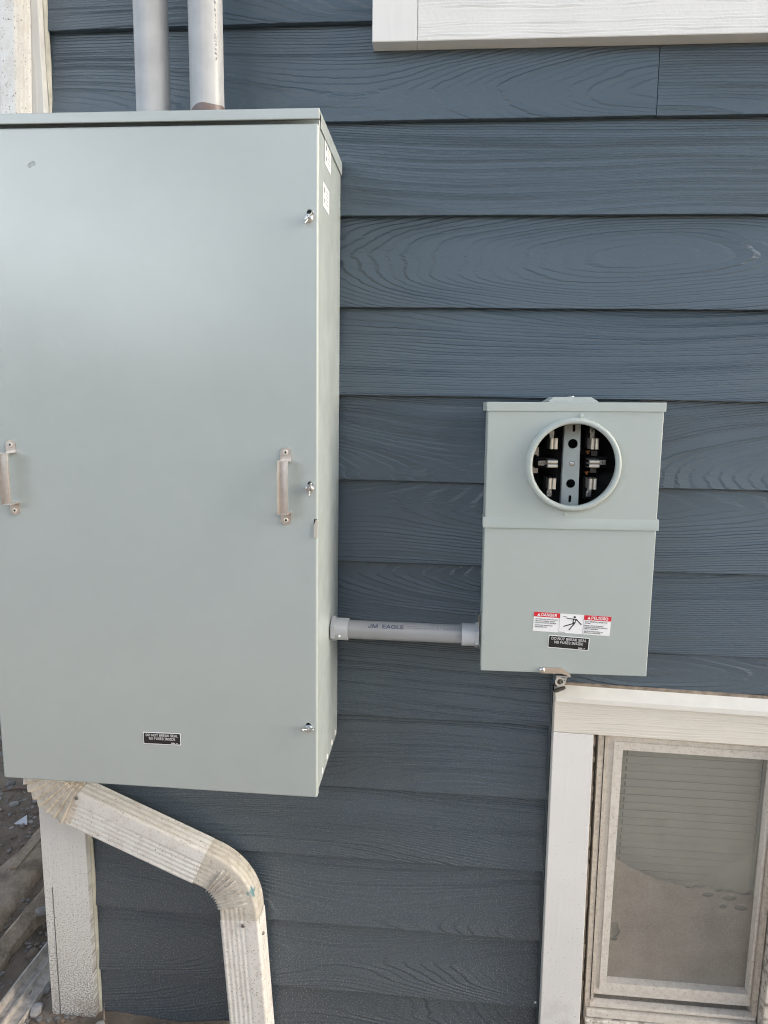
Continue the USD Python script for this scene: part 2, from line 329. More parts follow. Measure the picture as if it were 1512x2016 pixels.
def text_at(s, h, x, z, y, rot=0.0, center=False, width=None, bold=True, sx=1.0):
    t = meshkit.text_mesh(s, h, 0.0002, bold)
    w = t.bounds[1][0]
    if width: sx = width / w
    if center: x, z = x - math.cos(rot) * w * sx / 2, z - math.sin(rot) * w * sx / 2
    return facing(t, x, z, y, rot, sx)

# ================================================================== setting: ground
def ground_height(x, y):
    x, y = np.asarray(x, float), np.asarray(y, float)
    p = np.stack([x, y, 0 * x], -1)
    h = (meshkit.fbm(p * 3.0, 4, 3) - 0.5) * 0.07 + (meshkit.fbm(p * 17.0, 3, 9) - 0.5) * 0.030 + (meshkit.fbm(p * 60, 2, 4) - 0.5) * 0.012
    bank = np.clip((-x - 1.16) / 0.5, 0, 1.6)
    h = h + 0.05 * bank * np.clip((y + 0.6) / 0.8, 0, 1)
    h = h * np.where((y < -0.35), 0.7, 1) - 0.012
    near = np.exp(-((np.maximum(np.abs(x + 0.85) - 0.15, 0) / 0.12) ** 2) - (np.maximum(np.abs(y + 0.05) - .06, 0) / 0.12) ** 2)
    return h * (1 - near) + near * (0.004 + 0.35 * h)
gx = np.unique(np.r_[-300, -120, -60, -30, -15, -8, -5, np.arange(-3.2, -0.60, 0.0125), np.arange(-.6, 1.6, .06), 2, 3, 5, 8, 15, 30, 60, 120, 300])
gy = np.unique(np.r_[-300, -120, -60, -30, -15, -8, -5, -3, np.arange(-2, -.4, .1), np.arange(-0.4, 2.4, 0.0125), 3, 4, 6, 9, 15, 30, 60, 120, 300])
XX, YY = np.meshgrid(gx, gy, indexing='ij'); ZZ = ground_height(XX, YY)
ZZ = np.where((XX > -0.915) & (YY > 0.02), -0.25, ZZ)
n1, n2 = XX.shape; idx = np.arange(n1 * n2).reshape(n1, n2)
quads = np.stack([idx[:-1, :-1], idx[1:, :-1], idx[1:, 1:], idx[:-1, 1:]], -1).reshape(-1, 4)
tag(obj('ground', (np.stack([XX, YY, ZZ], -1).reshape(-1, 3), quads), 'soil', smooth=True), kind='structure')

# ================================================================== house
house = thing('house', 'slate blue lap-sided house wall with white trim boards behind the metal boxes', 'house')
S = 0.1778; ZT = 2.26
XL, XR = -0.817, 1.9
BUTT = {1: 0.3885, 0: -0.487, 4: 1.35, 7: 1.2, 10: 1.5}
def plank_mesh(x0, x1, zb, seed, top=None):
    r2 = random.Random(seed)
    top = zb + S + 0.02 if top is None else top
    H = top - zb
    ty = 0.0145 * H / S
    prof = [(0.0, 0.0012), (0.0006, 0.0), (0.0026, 0.0), (0.0082, 0.0), (0.0082 + ty, H), (ty, H)]   # (y, z)
    prof = [(0.0007, 0.0), (0.0, 0.0009), (ty, H), (ty + 0.0060, H), (0.0125, 0.0)]
    n = max(2, int((x1 - x0) / 0.06)); xs = np.linspace(x0, x1, n); k = len(prof); v = []
    ph = r2.uniform(0, 6)
    for x in xs:
        dy = 0.0006 * math.sin(x * 4.1 + ph) + 0.0004 * math.sin(x * 11 + 2 * ph); dz = 0.0006 * math.sin(x * 3.1 + ph * 3) + .0003 * math.sin(x * 17 + ph)
        v += [(x, a + dy * (1 - b / H), zb + b + dz * (1 - b / H)) for a, b in prof]
    f = []
    for i in range(n - 1):
        for j in range(k):
            a, b = i * k + j, i * k + (j + 1) % k
            f += [[a, b, b + k], [a, b + k, a + k]]
    for e, o in ((0, 0), ((n - 1) * k, 1)):
        for j in range(1, k - 1): f.append([e, e + j, e + j + 1] if o else [e, e + j + 1, e + j])
    t = trimesh.Trimesh(v, f, process=False)
    if t.volume < 0: t.invert()
    return t
for k in range(-4, 14):
    zb = ZT - k * S
    spans = [(XL, XR)]
    # cut round the lower window casing (courses 7 to 12) and the upper window
    if zb + S <= 0.93 and zb > 0.0: spans = [(XL, 0.2655 - 0.0125 * (zb - 0.5)), (0.865, XR)]
    elif zb < 0.93 < zb + S: spans = [(XL, 0.257), (0.90, XR)]
    elif zb >= ZT and zb < 3.4: spans = [(XL, -0.157), (1.13, XR)]
    if k in BUTT:
        b = BUTT[k]; spans = [q for s in spans for q in ([(s[0], b - 0.0007), (b + 0.0007, s[1])] if s[0] < b < s[1] else [s])]
    for i, (a, b) in enumerate(spans):
        obj('plank', plank_mesh(a, b, zb, k * 7 + i), 'siding', house, smooth=25)
    if zb < 0.93 < zb + S: obj('plank', plank_mesh(0.257, 0.90, 0.934, k * 7 + 5, top=zb + S + .02), 'siding', house, smooth=25)
zb = ZT - S
# sheathing with the window openings, side wall
sh = bx(-0.905, XR + 3, 0.0185, 0.12, -0.4, 3.4) - bx(0.345, 0.80, -0.1, 0.3, 0.06, 0.84) - bx(-0.07, 1.04, -.1, .3, 2.285, 3.3)
sh = sh + bx(-0.905, -0.80, 0.12, 6, -0.4, 3.4)
obj('sheathing', sh, 'sheath', house)
obj('corner_board', cat(cprism([(-0.9315, -0.05), (-0.8185, -0.05), (-0.8185, 3.4), (-0.930, 3.4)], -0.017, 0.018, 0.0012)), 'trim_corner', house, label='white front corner board, speckled with mud towards its foot')
obj('corner_board', bx(-0.928, -0.906, 0.0185, 0.10, -0.05, 3.4), 'trim_v', house)
obj('corner_joint', bx(-0.9098, -0.9088, -0.0176, -0.0166, 0.0, 0.36), 'dark', house, label='thin crack down the lower corner board')
# paint-dark caulk beads beside the trim
def bead(pts, r, seed):
    r2 = random.Random(seed); out = []
    P = [np.array(pts[0]) + (np.array(pts[1]) - np.array(pts[0])) * t for t in np.linspace(0, 1, 26)]
    rad = [r * r2.uniform(.75, 1.25) for _ in P]
    return cat(*[Manifold.batch_hull([Manifold.sphere(ra, 8).translate(a.tolist()), Manifold.sphere(rb, 8).translate(b.tolist())]) for a, b, ra, rb in zip(P[:-1], P[1:], rad[:-1], rad[1:])])
obj('caulk_bead', bead([(-0.8165, 0.004, -0.02), (-0.8165, 0.004, 2.5)], 0.0055, 3), 'edge', house)
obj('caulk_bead', bead([(0.2685, 0.004, 0.03), (0.2575, 0.004, 0.93)], 0.0045, 5), 'caulk', house)
for (x, z) in [(0.2600, 0.1415)]:
    obj('nail_head', cyl((x, -0.0012, z), (x, 0.004, z), 0.0028, seg=12), 'white', house)

# ---- upper window (only its lower casing is in view)
uw = group_x('window', house, label='upper window with a wide white casing')
obj('casing_board', cprism([(-0.1545, 2.2115), (-0.0690, 2.2112), (-0.0705, 3.42), (-0.156, 3.42)], -0.024, 0.018, 0.0014), 'trim_v', uw)
obj('casing_board', cprism([(-0.0684, 2.2112), (1.045, 2.2080), (1.045, 2.300), (-0.0686, 2.303)], -0.024, 0.018, 0.0014), 'trim_h', uw)
obj('casing_board', cprism([(1.0456, 2.2080), (1.13, 2.2080), (1.13, 3.42), (1.0456, 3.42)], -0.024, 0.018, 0.0014), 'trim_v', uw)
fr = bx(-0.069, 1.044, 0.0, 0.08, 2.304, 3.42) - bx(-0.02, 0.995, -0.1, 0.2, 2.355, 3.37)
obj('frame', fr, 'vinyl_s', uw)
g0 = G(); M['pane_plain'] = g0.done('window_glass', g0.add('mix_closure', 'closure', fac=g0.add('fresnel', 'fac', IOR=1.5), closure1=g0.add('transparent_bsdf', 'BSDF', color=(.8, .85, .83)), closure2=g0.add('glossy_bsdf', 'BSDF', roughness=.02)))
obj('pane', bx(-0.019, 0.994, 0.03, 0.034, 2.356, 3.369), 'pane_plain', uw)
obj('room_recess', bx(-0.06, 1.03, 0.125, 0.9, 2.29, 3.35) - bx(-0.05, 1.02, 0.10, 0.88, 2.30, 3.34), 'room', uw)

# ---- lower window
lw = group_x('window', house, label='small lower window with grimy vinyl frame and mud-coated glass')
lx = lambda z: 0.2697 - 0.0123 * (z - 0.114)          # outer edge of the left casing
ix = lambda z: 0.3604 - 0.0190 * (z - 0.1235)         # its inner edge
ZJ = 0.8345
obj('casing_board', cprism([(lx(-0.05), -0.05), (ix(-0.05), -0.05), (ix(ZJ - .0005), ZJ - 0.0025), (lx(ZJ), ZJ - 0.0005)], -0.022, 0.018, 0.0012), 'trim_casing', lw)
obj('casing_board', cprism([(lx(ZJ), ZJ + 0.0003), (0.362, 0.8325), (0.86, 0.8255), (0.86, 0.9075), (lx(0.92), 0.9185)], -0.022, 0.018, 0.0012), 'trim_h2', lw)
obj('casing_board', cprism([(0.7655, -0.05), (0.86, -0.05), (0.86, 0.825), (0.7625, 0.826)], -0.022, 0.018, 0.0012), 'trim_dirty', lw, label='dirt-stained right casing')
# drip cap: a nosing and an upstand lapped against the siding
capn = [(-0.004, 0.018), (-0.030, 0.0), (-0.030, -0.0105), (-0.0235, -0.0125), (-0.0225, -0.001), (0.006, 0.017)]
cy = []
for xq, zq in ((0.2600, 0.9185), (0.875, 0.9050)): cy.append([(xq, a, zq + b) for a, b in capn])
cv = np.array(cy).reshape(-1, 3); k = len(capn); cf = []
for j in range(k): cf += [[j, (j + 1) % k, k + (j + 1) % k], [j, k + (j + 1) % k, k + j]]
for j in range(1, k - 1): cf += [[0, j, j + 1], [k, k + j + 1, k + j]]
ct = trimesh.Trimesh(cv, cf, process=False); ct.fix_normals()
M['cap'] = plain('cap_paint', (0.74, 0.72, 0.67), 0.45, vary=0.04, vscale=30)
obj('drip_cap', ct, 'cap', lw, smooth=20)
obj('cap_flashing', prism([(0.278, 0.9345), (0.878, 0.9215), (0.878, 0.9265), (0.56, 0.936), (0.42, 0.9385), (0.278, 0.9412)], -0.0045, 0.004), 'sillwood', lw)
blob = cat(*[Manifold.batch_hull([Manifold.sphere(0.0045, 10).translate(list(a)), Manifold.sphere(0.0035, 10).translate(list(b))]) for a, b in
      [((0.262, -0.006, 0.935), (0.268, -0.012, 0.948)), ((0.268, -0.012, 0.948), (0.276, -0.014, 0.930)), ((0.262, -0.018, 0.927), (0.279, -0.016, 0.934))]])
obj('sealant_lump', blob, 'rubber', lw)
# rough gap, frame, sash, glass
gap = cat(*[bx(ix(z) + 0.0005, ix(z) + 0.0085 + 0.003 * rng.random(), 0.004 + 0.004 * rng.random(), 0.05, z, z + 0.0121) for z in np.arange(0.06, 0.828, 0.012)])
obj('rough_gap', gap, 'sillwood', lw, smooth=False, label='rough dirty gap between casing and frame')
def frame_quad(o, i, y0, y1, c=0.0008):
    return None
def ring_frame(outer, inner, y0, y1):
    return prism(Polygon(outer, [inner]), y0, y1)
fo = [(0.3755, 0.118), (0.762, 0.116), (0.757, 0.8255), (0.3635, 0.8325)]
fi = [(0.394, 0.150), (0.7515, 0.148), (0.7465, 0.812), (0.3835, 0.8205)]
obj('frame', ring_frame(fo, fi, 0.002, 0.06), 'vinyl', lw, smooth=False)
obj('frame_groove', cat(prism([(0.3855, 0.16), (0.3872, 0.16), (0.3775, 0.82), (0.3758, 0.82)], 0.0013, 0.006)), 'dark', lw, smooth=False)
so = [(0.3947, 0.1655), (0.7510, 0.1665), (0.7462, 0.8115), (0.3842, 0.8198)]
si = [(0.4232, 0.2000), (0.7433, 0.2000), (0.7371, 0.7805), (0.4200, 0.7848)]
obj('sash', ring_frame(so, si, 0.0135, 0.045), 'vinyl_s', lw, smooth=False)
mid = [tuple(np.array(a) * 0.55 + np.array(b) * 0.45) for a, b in zip(so, si)]
obj('glazing_bead', ring_frame(mid, [tuple(np.array(a) * 0.0 + np.array(b)) for a, b in zip(so, si)], 0.0105, 0.0133), 'vinyl_s', lw, smooth=False)
obj('pane', prism([(0.4215, 0.1985), (0.745, 0.1985), (0.7385, 0.782), (0.4185, 0.7862)], 0.030, 0.0335), 'pane', lw, smooth=False)
trk = cat(bx(0.386, 0.756, -0.004, 0.014, 0.1475, 0.1545), prism([(0.378, 0.1255), (0.760, 0.1235), (0.760, 0.1395), (0.378, 0.1415)], -0.010, 0.001))
obj('sill_track', trk, 'vinyl_s', lw, smooth=False)
obj('sill_ledge', cat(rbox(0.3745, 0.764, -0.0165, 0.018, 0.106, 0.1215, 0.0025)), 'sill', lw, label='sill ledge with peeling white paint')
obj('sill_board', prism([(0.366, -0.04), (0.7655, -0.04), (0.7655, 0.1045), (0.366, 0.1045)], -0.012, 0.018), 'sillwood', lw)
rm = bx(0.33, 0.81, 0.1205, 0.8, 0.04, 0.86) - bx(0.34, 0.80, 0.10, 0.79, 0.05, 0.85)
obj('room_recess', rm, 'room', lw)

# ---- blind behind the glass: a thing of its own
blind = thing('window_blind', 'closed pale slat blind behind the dusty glass of the lower window', 'blind')
r2 = random.Random(4)
for i in range(31):
    z = 0.805 - i * 0.0193
    prof = [(-0.0030, 0.0090), (0.0, 0.0050), (0.0012, 0.0), (0.0, -0.0050), (-0.0030, -0.0090)]
    v = []; f = []
    xs = (0.402, 0.752); dz = r2.uniform(-.0004, .0004)
    for x in xs:
        v += [(x, 0.080 + a, z + b + dz) for a, b in prof] + [(x, 0.0808 + a, z + b + dz) for a, b in reversed(prof)]
    k = len(prof) * 2
    for j in range(k): f += [[j, (j + 1) % k, k + (j + 1) % k], [j, k + (j + 1) % k, k + j]]
    t = trimesh.Trimesh(v, f, process=False); t.fix_normals()
    obj('slat', t, 'slat', blind, smooth=40)
obj('ladder_cord', cat(*[bx(0.4475, 0.4500, 0.0725, 0.0745, 0.805 - i * 0.0193 - 0.006, 0.805 - i * 0.0193 + 0.004) for i in range(31)]), 'cord', blind, smooth=False)
obj('head_rail', rbox(0.398, 0.756, 0.062, 0.10, 0.818, 0.845, 0.003), 'slat', blind)

# ================================================================== electrical cabinet
cab = thing('electrical_cabinet', 'tall grey steel electrical cabinet with two pull handles on its door', 'electrical cabinet')
x0, x1, zb, zt, D = -0.8437, -0.2152, 0.788, 2.0045, 0.254
body = rbox(x0 + 0.0015, x1 - 0.0015, -0.2345, 0.0, zb + 0.006, zt - 0.010, 0.0015)
obj('body', body, 'cab', cab)
door = rbox(x0, x1, -D, -0.2352, zb, 1.9822, 0.0042, 24)
for (x, z, a) in [(-0.7128, 1.9226, 0.0042), (-0.7064, 1.9254, 0.0042)]:
    door = door - Manifold.sphere(0.009, 48).translate([x, -D - 0.0078, z])
door = door - bx(-0.2226, -0.2152 - 0.0012, -D - 0.01, -D + 0.014, 1.2935, 1.3268)
for (x, z) in [(-0.2305, 1.8440), (-0.2292, 1.3894), (-0.2325, 0.9352)]:
    door = door - cyl((x, -D - 0.01, z), (x, -D + 0.016, z), 0.0048, seg=24) - cyl((x, -D - 0.01, z - .009), (x, -D + 0.016, z - .009), 0.0048, seg=24)
obj('door', door, 'cab', cab, smooth=32)
lid = rbox(x0 - 0.002, x1 + 0.0015, -D - 0.001, -D + 0.0035, 1.9880, zt, 0.0014)
lidtop = rbox(x0 - 0.002, x1 + 0.0015, -D - 0.001, -0.0005, zt - 0.004, zt, 0.0014)
skirt = rbox(x1 - 0.0012, x1 + 0.0015, -0.232, -0.0005, 1.9800, zt, 0.0012); skirt2 = rbox(x0 - 0.002, x0 + 0.001, -0.232, -0.0005, 1.9800, zt, 0.0012)
obj('rain_lid', lid + lidtop + skirt + skirt2, 'cab', cab)
# hasp tab in the door's edge slot
hp = Polygon([(-0.2216, 1.2945), (-0.2166, 1.2945), (-0.2160, 1.3245), (-0.2185, 1.3245), (-0.2212, 1.316)]).buffer(0.0008)
obj('hasp_tab', prism(hp, -D - 0.0022, -D + 0.010), 'cast', cab)
# weld dimples low on the side
for (yy, z) in [(-0.03, 0.8085), (-0.075, 0.8085), (-0.135, 0.8085), (-0.19, 0.8085)]:
    obj('rivet', Manifold.sphere(0.0042, 16).scale([0.35, 1, 1.5]).translate([x1 - 0.0016, yy, z]), 'white', cab)

def handle_mesh(zm, x):
    """Bent flat strap: a foot, a leg out, a dished grip, a leg back, a foot."""
    hw, t = 0.0092, 0.0022; y = -D
    foot = []
    top_f = Polygon([(x - hw, zm + 0.0465), (x + hw, zm + 0.0465), (x + hw, zm + 0.0585), (x - hw, zm + 0.0585)]).union(Point(x, zm + 0.0600).buffer(hw))
    bot_f = Polygon([(x - hw, zm - 0.0465), (x + hw, zm - 0.0465), (x + hw, zm - 0.0585), (x - hw, zm - 0.0585)]).union(Point(x, zm - 0.0600).buffer(hw))
    foot += [prism(top_f, y - t, y - 0.0002), prism(bot_f, y - t, y - 0.0002)]
    legs = [rbox(x - hw, x + hw, y - 0.0245, y - 0.0002, zm + s * 0.0462 - 0.0011, zm + s * 0.0462 + 0.0011, 0.0009) for s in (-1, 1)]
    return foot, legs
def grip_mesh(zm, x):
    hw = 0.0092; y = -D - 0.0235; n = 9; zs = np.linspace(-0.0472, 0.0472, 24); us = np.linspace(-1, 1, n); v = []; f = []
    for z in zs:
        for u in us: v.append((x + u * hw, y - 0.0018 + 0.0022 * (1 - u * u) - 0.0012 * (1 - (z / .047) ** 2), zm + z))
    K = len(v)
    v += [(a, b + 0.0022, c) for a, b, c in v]
    for i in range(len(zs) - 1):
        for j in range(n - 1):
            a, b, c, d = i * n + j, i * n + j + 1, (i + 1) * n + j + 1, (i + 1) * n + j
            f += [[a, b, c], [a, c, d], [K + a, K + c, K + b], [K + a, K + d, K + c]]
    def strip(ids):
        for a, b in zip(ids[:-1], ids[1:]): f.extend([[a, K + a, K + b], [a, K + b, b]])
    m_ = len(zs)
    strip([j for j in range(n - 1, -1, -1)]); strip([(m_ - 1) * n + j for j in range(n)])
    strip([i * n for i in range(m_)]); strip([i * n + n - 1 for i in range(m_ - 1, -1, -1)])
    t = trimesh.Trimesh(v, f, process=False); t.fix_normals(); return t
for xh, zh in ((-0.2725, 1.3840), (-0.7805, 1.3865)):
    ft, lg = handle_mesh(zh, xh)
    h = group_x('handle', cab); [obj('foot', q, 'steel', h) for q in ft]; [obj('leg', q, 'steel', h) for q in lg]
    obj('grip', grip_mesh(zh, xh), 'steel', h, smooth=35)
    for s in (-1, 1):
        zr = zh + s * 0.0605
        obj('rivet', revolve_y([(0.0018, -D - 0.0034), (0.0026, -D - 0.0040), (0.0044, -D - 0.0034), (0.0047, -D - 0.0023), (0.0018, -D - 0.0023)], (xh, zr), 24), 'cast', h, smooth=40)
        obj('rivet_hole', cyl((xh, -D - 0.0032, zr), (xh, -D - 0.0024, zr), 0.0018, seg=12), 'dark', h)

def wing_nut(x, z, ang):
    y = -D; r_ = obj('wing_nut', revolve_y([(0.0022, y - 0.0001), (0.0072, y - 0.0001), (0.0072, y - 0.0020), (0.0052, y - 0.0035), (0.0043, y - 0.0085), (0.0022, y - 0.0085)], (x, z), 24), 'zinc', cab, smooth=35)
    for s in (0, 1):
        a = ang + (math.pi if s else 0.0) + (0.5 if s else 0)
        c, q = math.cos(a), math.sin(a)
        ear = Manifold.batch_hull([Manifold.sphere(0.0017, 12).translate([x + 0.0045 * c, y - 0.004, z + 0.0045 * q]), Manifold.sphere(0.0017, 12).translate([x + 0.0045 * c, y - 0.0075, z + 0.0045 * q]),
                                   Manifold.sphere(0.0022, 12).translate([x + 0.0105 * c, y - 0.0085, z + 0.0105 * q]), Manifold.sphere(0.0022, 12).translate([x + 0.0105 * c, y - 0.0125, z + 0.0105 * q])])
        obj('wing', ear, 'zinc', r_)
    stud = cyl((x, y + 0.012, z), (x, y - 0.0150, z), 0.0024, seg=20) - cyl((x, y - 0.012, z), (x, y - 0.02, z), 0.0013, seg=12)
    obj('stud', stud, 'zinc', r_)
wing_nut(-0.2308, 1.8345, 0.65); wing_nut(-0.2298, 1.3815, 1.15); wing_nut(-0.2312, 0.9295, 2.95)

def seal_label(parent, x, z, y, w, h, rot):
    """Black label with a white border that says DO NOT BREAK SEAL / NO FUSES INSIDE."""
    c, s = math.cos(rot), math.sin(rot)
    def rr(w_, h_, r_):
        q = sbox(-w_ / 2 + r_, -h_ / 2 + r_, w_ / 2 - r_, h_ / 2 - r_).buffer(r_)
        return [(x + a * c - b * s, z + a * s + b * c) for a, b in np.array(q.exterior.coords)[:-1]]
    L = obj('seal_label', prism(rr(w, h, 0.0022), y - 0.0003, y - 0.00005), 'white', parent, label='small black and white seal warning label')
    obj('black_field', prism(rr(w - 0.0030, h - 0.0030, 0.0012), y - 0.0006, y - 0.00035), 'black', L)
    at = lambda a, b: (x + a * c - b * s, z + a * s + b * c)
    t = []
    for txt, b, wd in (('DO NOT BREAK SEAL', 0.17 * h, 0.855 * w), ('NO FUSES INSIDE', -0.11 * h, 0.70 * w)):
        px, pz = at(0, b); t.append(text_at(txt, 0.20 * h, px, pz, y - 0.0008, rot, True, wd, bold=False))
    t += [prism([at(a * w, -0.37 * h), at((a + 0.022) * w, -0.37 * h), at((a + 0.022) * w, -0.31 * h), at(a * w, -0.31 * h)], y - 0.0008, y - 0.00062) for a in (0.24, 0.266, 0.292, 0.318, 0.38)]
    obj('lettering', cat(*t), 'white', L, smooth=False)
seal_label(cab, -0.5166, 0.8912, -D, 0.0745, 0.0245, 0.016)

# two paper labels on the cabinet's right side, near the top (print too small to read)
for (yc, zc, w, h) in [(-0.155, 1.9625, 0.064, 0.040), (-0.172, 1.8885, 0.062, 0.040)]:
    L = obj('side_label', bx(x1 - 0.0010, x1 - 0.0009, yc - w / 2, yc + w / 2, zc - h / 2, zc + h / 2), 'white', cab, smooth=False)
    marks = [bx(x1 - 0.00085, x1 - 0.00075, yc - w * 0.36, yc - w * 0.20, zc + h * 0.12, zc + h * 0.34)]
    for i in range(4):
        marks.append(bx(x1 - 0.00085, x1 - 0.00075, yc - w * 0.10, yc + w * (0.36 - 0.05 * (i % 3)), zc + h * (0.26 - 0.17 * i), zc + h * (0.30 - 0.17 * i)))
    marks.append(bx(x1 - 0.00085, x1 - 0.00075, yc - w * 0.34, yc - w * 0.22, zc - h * 0.30, zc - h * 0.12))
    obj('faint_print', cat(*marks), 'ink_faint', L, smooth=False)

# ================================================================== vertical conduits
ZP = 1.997
for i, (xa, xb, nm) in enumerate([(-0.5447, -0.5415, 'pale grey plastic conduit rising from the cabinet top, the left of two'), (-0.4434, -0.4434, 'pale grey plastic conduit with a brown cement ring at its foot on the cabinet')]):
    cd = thing('upright_conduit', nm, 'conduit', 'conduits rising from the cabinet top')
    r = 0.0302
    obj('pipe', cyl((xa, -0.127, ZP), (xb, -0.127, 3.3), r, seg=64) - cyl((xa, -0.127, ZP - .1), (xb, -0.127, 3.4), r - 0.004, seg=48), 'pvc_v', cd, smooth=35)
    obj('hub', cyl((xa, -0.127, ZP + 0.0055), (xa, -0.127, ZP + 0.0145), 0.0355, 0.0335, seg=48), 'pvc_l', cd, smooth=35)
    if i == 1:
        an = np.linspace(0, 2 * np.pi, 49)[:-1]; v = []; f = []
        for a in an:
            hgt = 0.052 + 0.010 * math.sin(a + 2.2) + 0.003 * math.sin(3 * a + 1)
            for rr_, zq in ((r + 0.0003, ZP + 0.012), (r + 0.0011, ZP + 0.014), (r + 0.0011, ZP + hgt - .001), (r + 0.0002, ZP + hgt)):
                v.append((xa + rr_ * math.cos(a), -0.127 + rr_ * math.sin(a), zq))
        for q in range(48):
            for j in range(3):
                a, b = q * 4 + j, ((q + 1) % 48) * 4 + j
                f += [[a, b, b + 1], [a, b + 1, a + 1]]
        obj('cement_ring', (np.array(v), np.array(f)), 'cement', cd, smooth=True)
        marks = []
        zq = 2.13
        r3 = random.Random(2)
        while zq < 2.30:
            L_ = r3.uniform(0.002, 0.005); aa = math.radians(-38)
            for da in (-0.05, 0.0, 0.05):
                if r3.random() < .75:
                    a = aa + da; cc = np.array([xa + (r + .0001) * math.cos(a), -0.127 + (r + .0001) * math.sin(a)])
                    marks.append(cyl((cc[0], cc[1], zq), (cc[0], cc[1], zq + L_), 0.00035, seg=6))
            zq += L_ + r3.uniform(0.001, 0.004)
        obj('faint_print', cat(*marks), 'ink_faint', cd, smooth=False)

# ================================================================== meter socket
MX, MZ, TH = 0.2504, 1.2730, 0.012
meter = thing('meter_socket', 'grey metal meter socket box with an open round meter hole and warning labels', 'meter box', loc=(MX, 0, MZ), rot_y=-math.degrees(TH))
def loc(x, z):
    x, z = x - MX, z - MZ; c, s = math.cos(TH), math.sin(TH); return x * c + z * s, -x * s + z * c
MD = 0.122; wl, wr, wb, wt = -0.1620, 0.1620, -0.2650, 0.2655
seam_t, seam_b = 0.0480, 0.0275
RC = loc(0.2490, 1.4240); RR = 0.0872
# case: back pan (hollow), lower cover, upper cover, cap
pan = rbox(wl + 0.004, wr - 0.004, -0.108, -0.001, wb + 0.004, wt - 0.004, 0.0015) - bx(wl + 0.0055, wr - 0.0055, -0.2, -0.0035, wb + 0.0055, wt - 0.0055)
obj('case', pan, 'met', meter)
low = rbox(wl, wr, -MD, -0.095, wb, seam_t - 0.004, 0.0022) - bx(wl + 0.0015, wr - 0.0015, -MD + 0.0015, 0, wb + 0.0015, seam_t + 0.1)
obj('lower_cover', low, 'met', meter)
up = rbox(wl + 0.0005, wr - 0.0005, -MD - 0.0008, -0.095, seam_b + 0.004, wt - 0.0005, 0.0022) - bx(wl + 0.002, wr - 0.002, -MD + 0.0007, 0, -0.3, wt - 0.0025)
up = up - cyl((RC[0], -0.3, RC[1]), (RC[0], -0.05, RC[1]), RR - 0.0040, seg=96)
obj('upper_cover', up, 'met', meter)
bandp = [(-0.0905, seam_b), (-MD - 0.0034, seam_b), (-MD - 0.0036, seam_b + 0.0006), (-MD - 0.0034, seam_t - 0.011), (-MD - 0.0010, seam_t), (-0.0905, seam_t)]
bw = CrossSection([np.array(orient(Polygon(bandp)).exterior.coords)[:-1]]).extrude(wr - wl + 0.0064).transform(np.array([[0, 0, 1, wl - 0.0032], [1, 0, 0, 0], [0, 1, 0, 0]]))
bw = bw - bx(wl + 0.001, wr - 0.001, -MD + 0.0005, 0, -0.3, 0.4)
obj('seam_band', bw, 'met', meter, smooth=25)
capm = rbox(wl - 0.0022, wr + 0.0022, -MD - 0.0032, -0.0012, wt - 0.0150, wt + 0.0022, 0.0014) - bx(wl + 0.0002, wr - 0.0002, -MD - 0.0012, 0.01, wt - 0.1, wt + 0.0008)
obj('top_cap', capm, 'met', meter)
hc = loc(0.2475, 1.54)[0]
hub = Manifold.batch_hull([rbox(hc - 0.046, hc + 0.046, -0.098, -0.012, wt + 0.0023, wt + 0.0050, 0.0012), rbox(hc - 0.036, hc + 0.036, -0.086, -0.024, wt + 0.0100, wt + 0.0122, 0.001)])
hb = obj('hub_plate', hub, 'met', meter)
obj('screw_head', Manifold.sphere(0.0075, 20).scale([1, 1, .5]).translate([hc + 0.001, -0.060, wt + 0.0128]), 'zinc', hb)
# ring: rolled bead round the hole
rp = [(RR - 0.0070, -MD + 0.010)] + [(RR - 0.0050 + 0.0054 * math.cos(a), -MD - 0.0085 + 0.0072 * math.sin(a)) for a in np.linspace(math.pi * 1.02, math.pi * 2.1, 12)] + [(RR + 0.0014, -MD - 0.0006), (RR - 0.0036, -MD - 0.0006), (RR - 0.0050, -MD + 0.010)]
obj('ring', revolve_y(rp, RC, 96), 'met', meter, smooth=40)
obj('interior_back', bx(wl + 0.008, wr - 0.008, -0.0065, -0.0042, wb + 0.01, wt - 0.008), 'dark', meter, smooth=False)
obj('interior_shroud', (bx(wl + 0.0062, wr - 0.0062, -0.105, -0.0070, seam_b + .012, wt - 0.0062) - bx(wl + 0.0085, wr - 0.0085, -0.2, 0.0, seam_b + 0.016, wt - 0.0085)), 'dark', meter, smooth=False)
# mounting bar with holes
BY = -0.085
b4 = [loc(*q) for q in ((0.2366, 1.512), (0.2660, 1.512), (0.2705, 1.332), (0.2377, 1.332))]
bar = Manifold.hull_points([[a, y, b] for a, b in b4 for y in (BY, BY + 0.0022)])
for (q, r) in (((0.2536, 1.4615), 0.0093), ((0.2540, 1.3840), 0.0087)):
    c_ = loc(*q); bar = bar - cyl((c_[0], -0.2, c_[1]), (c_[0], 0, c_[1]), r, seg=32)
for q in ((0.2540, 1.4915), (0.2540, 1.3539)):
    c_ = loc(*q); bar = bar - Manifold.batch_hull([cyl((c_[0], -0.2, c_[1] + s * 0.0045), (c_[0], 0, c_[1] + s * 0.0045), 0.0026, seg=16) for s in (-1, 1)])
br = obj('mounting_bar', bar + rbox(b4[3][0] - 0.002, b4[2][0] + 0.002, BY - 0.006, BY + 0.02, b4[3][1] - 0.004, b4[3][1] + 0.006, 0.001), 'cab', meter)
for e in (b4[0], b4[1]): pass
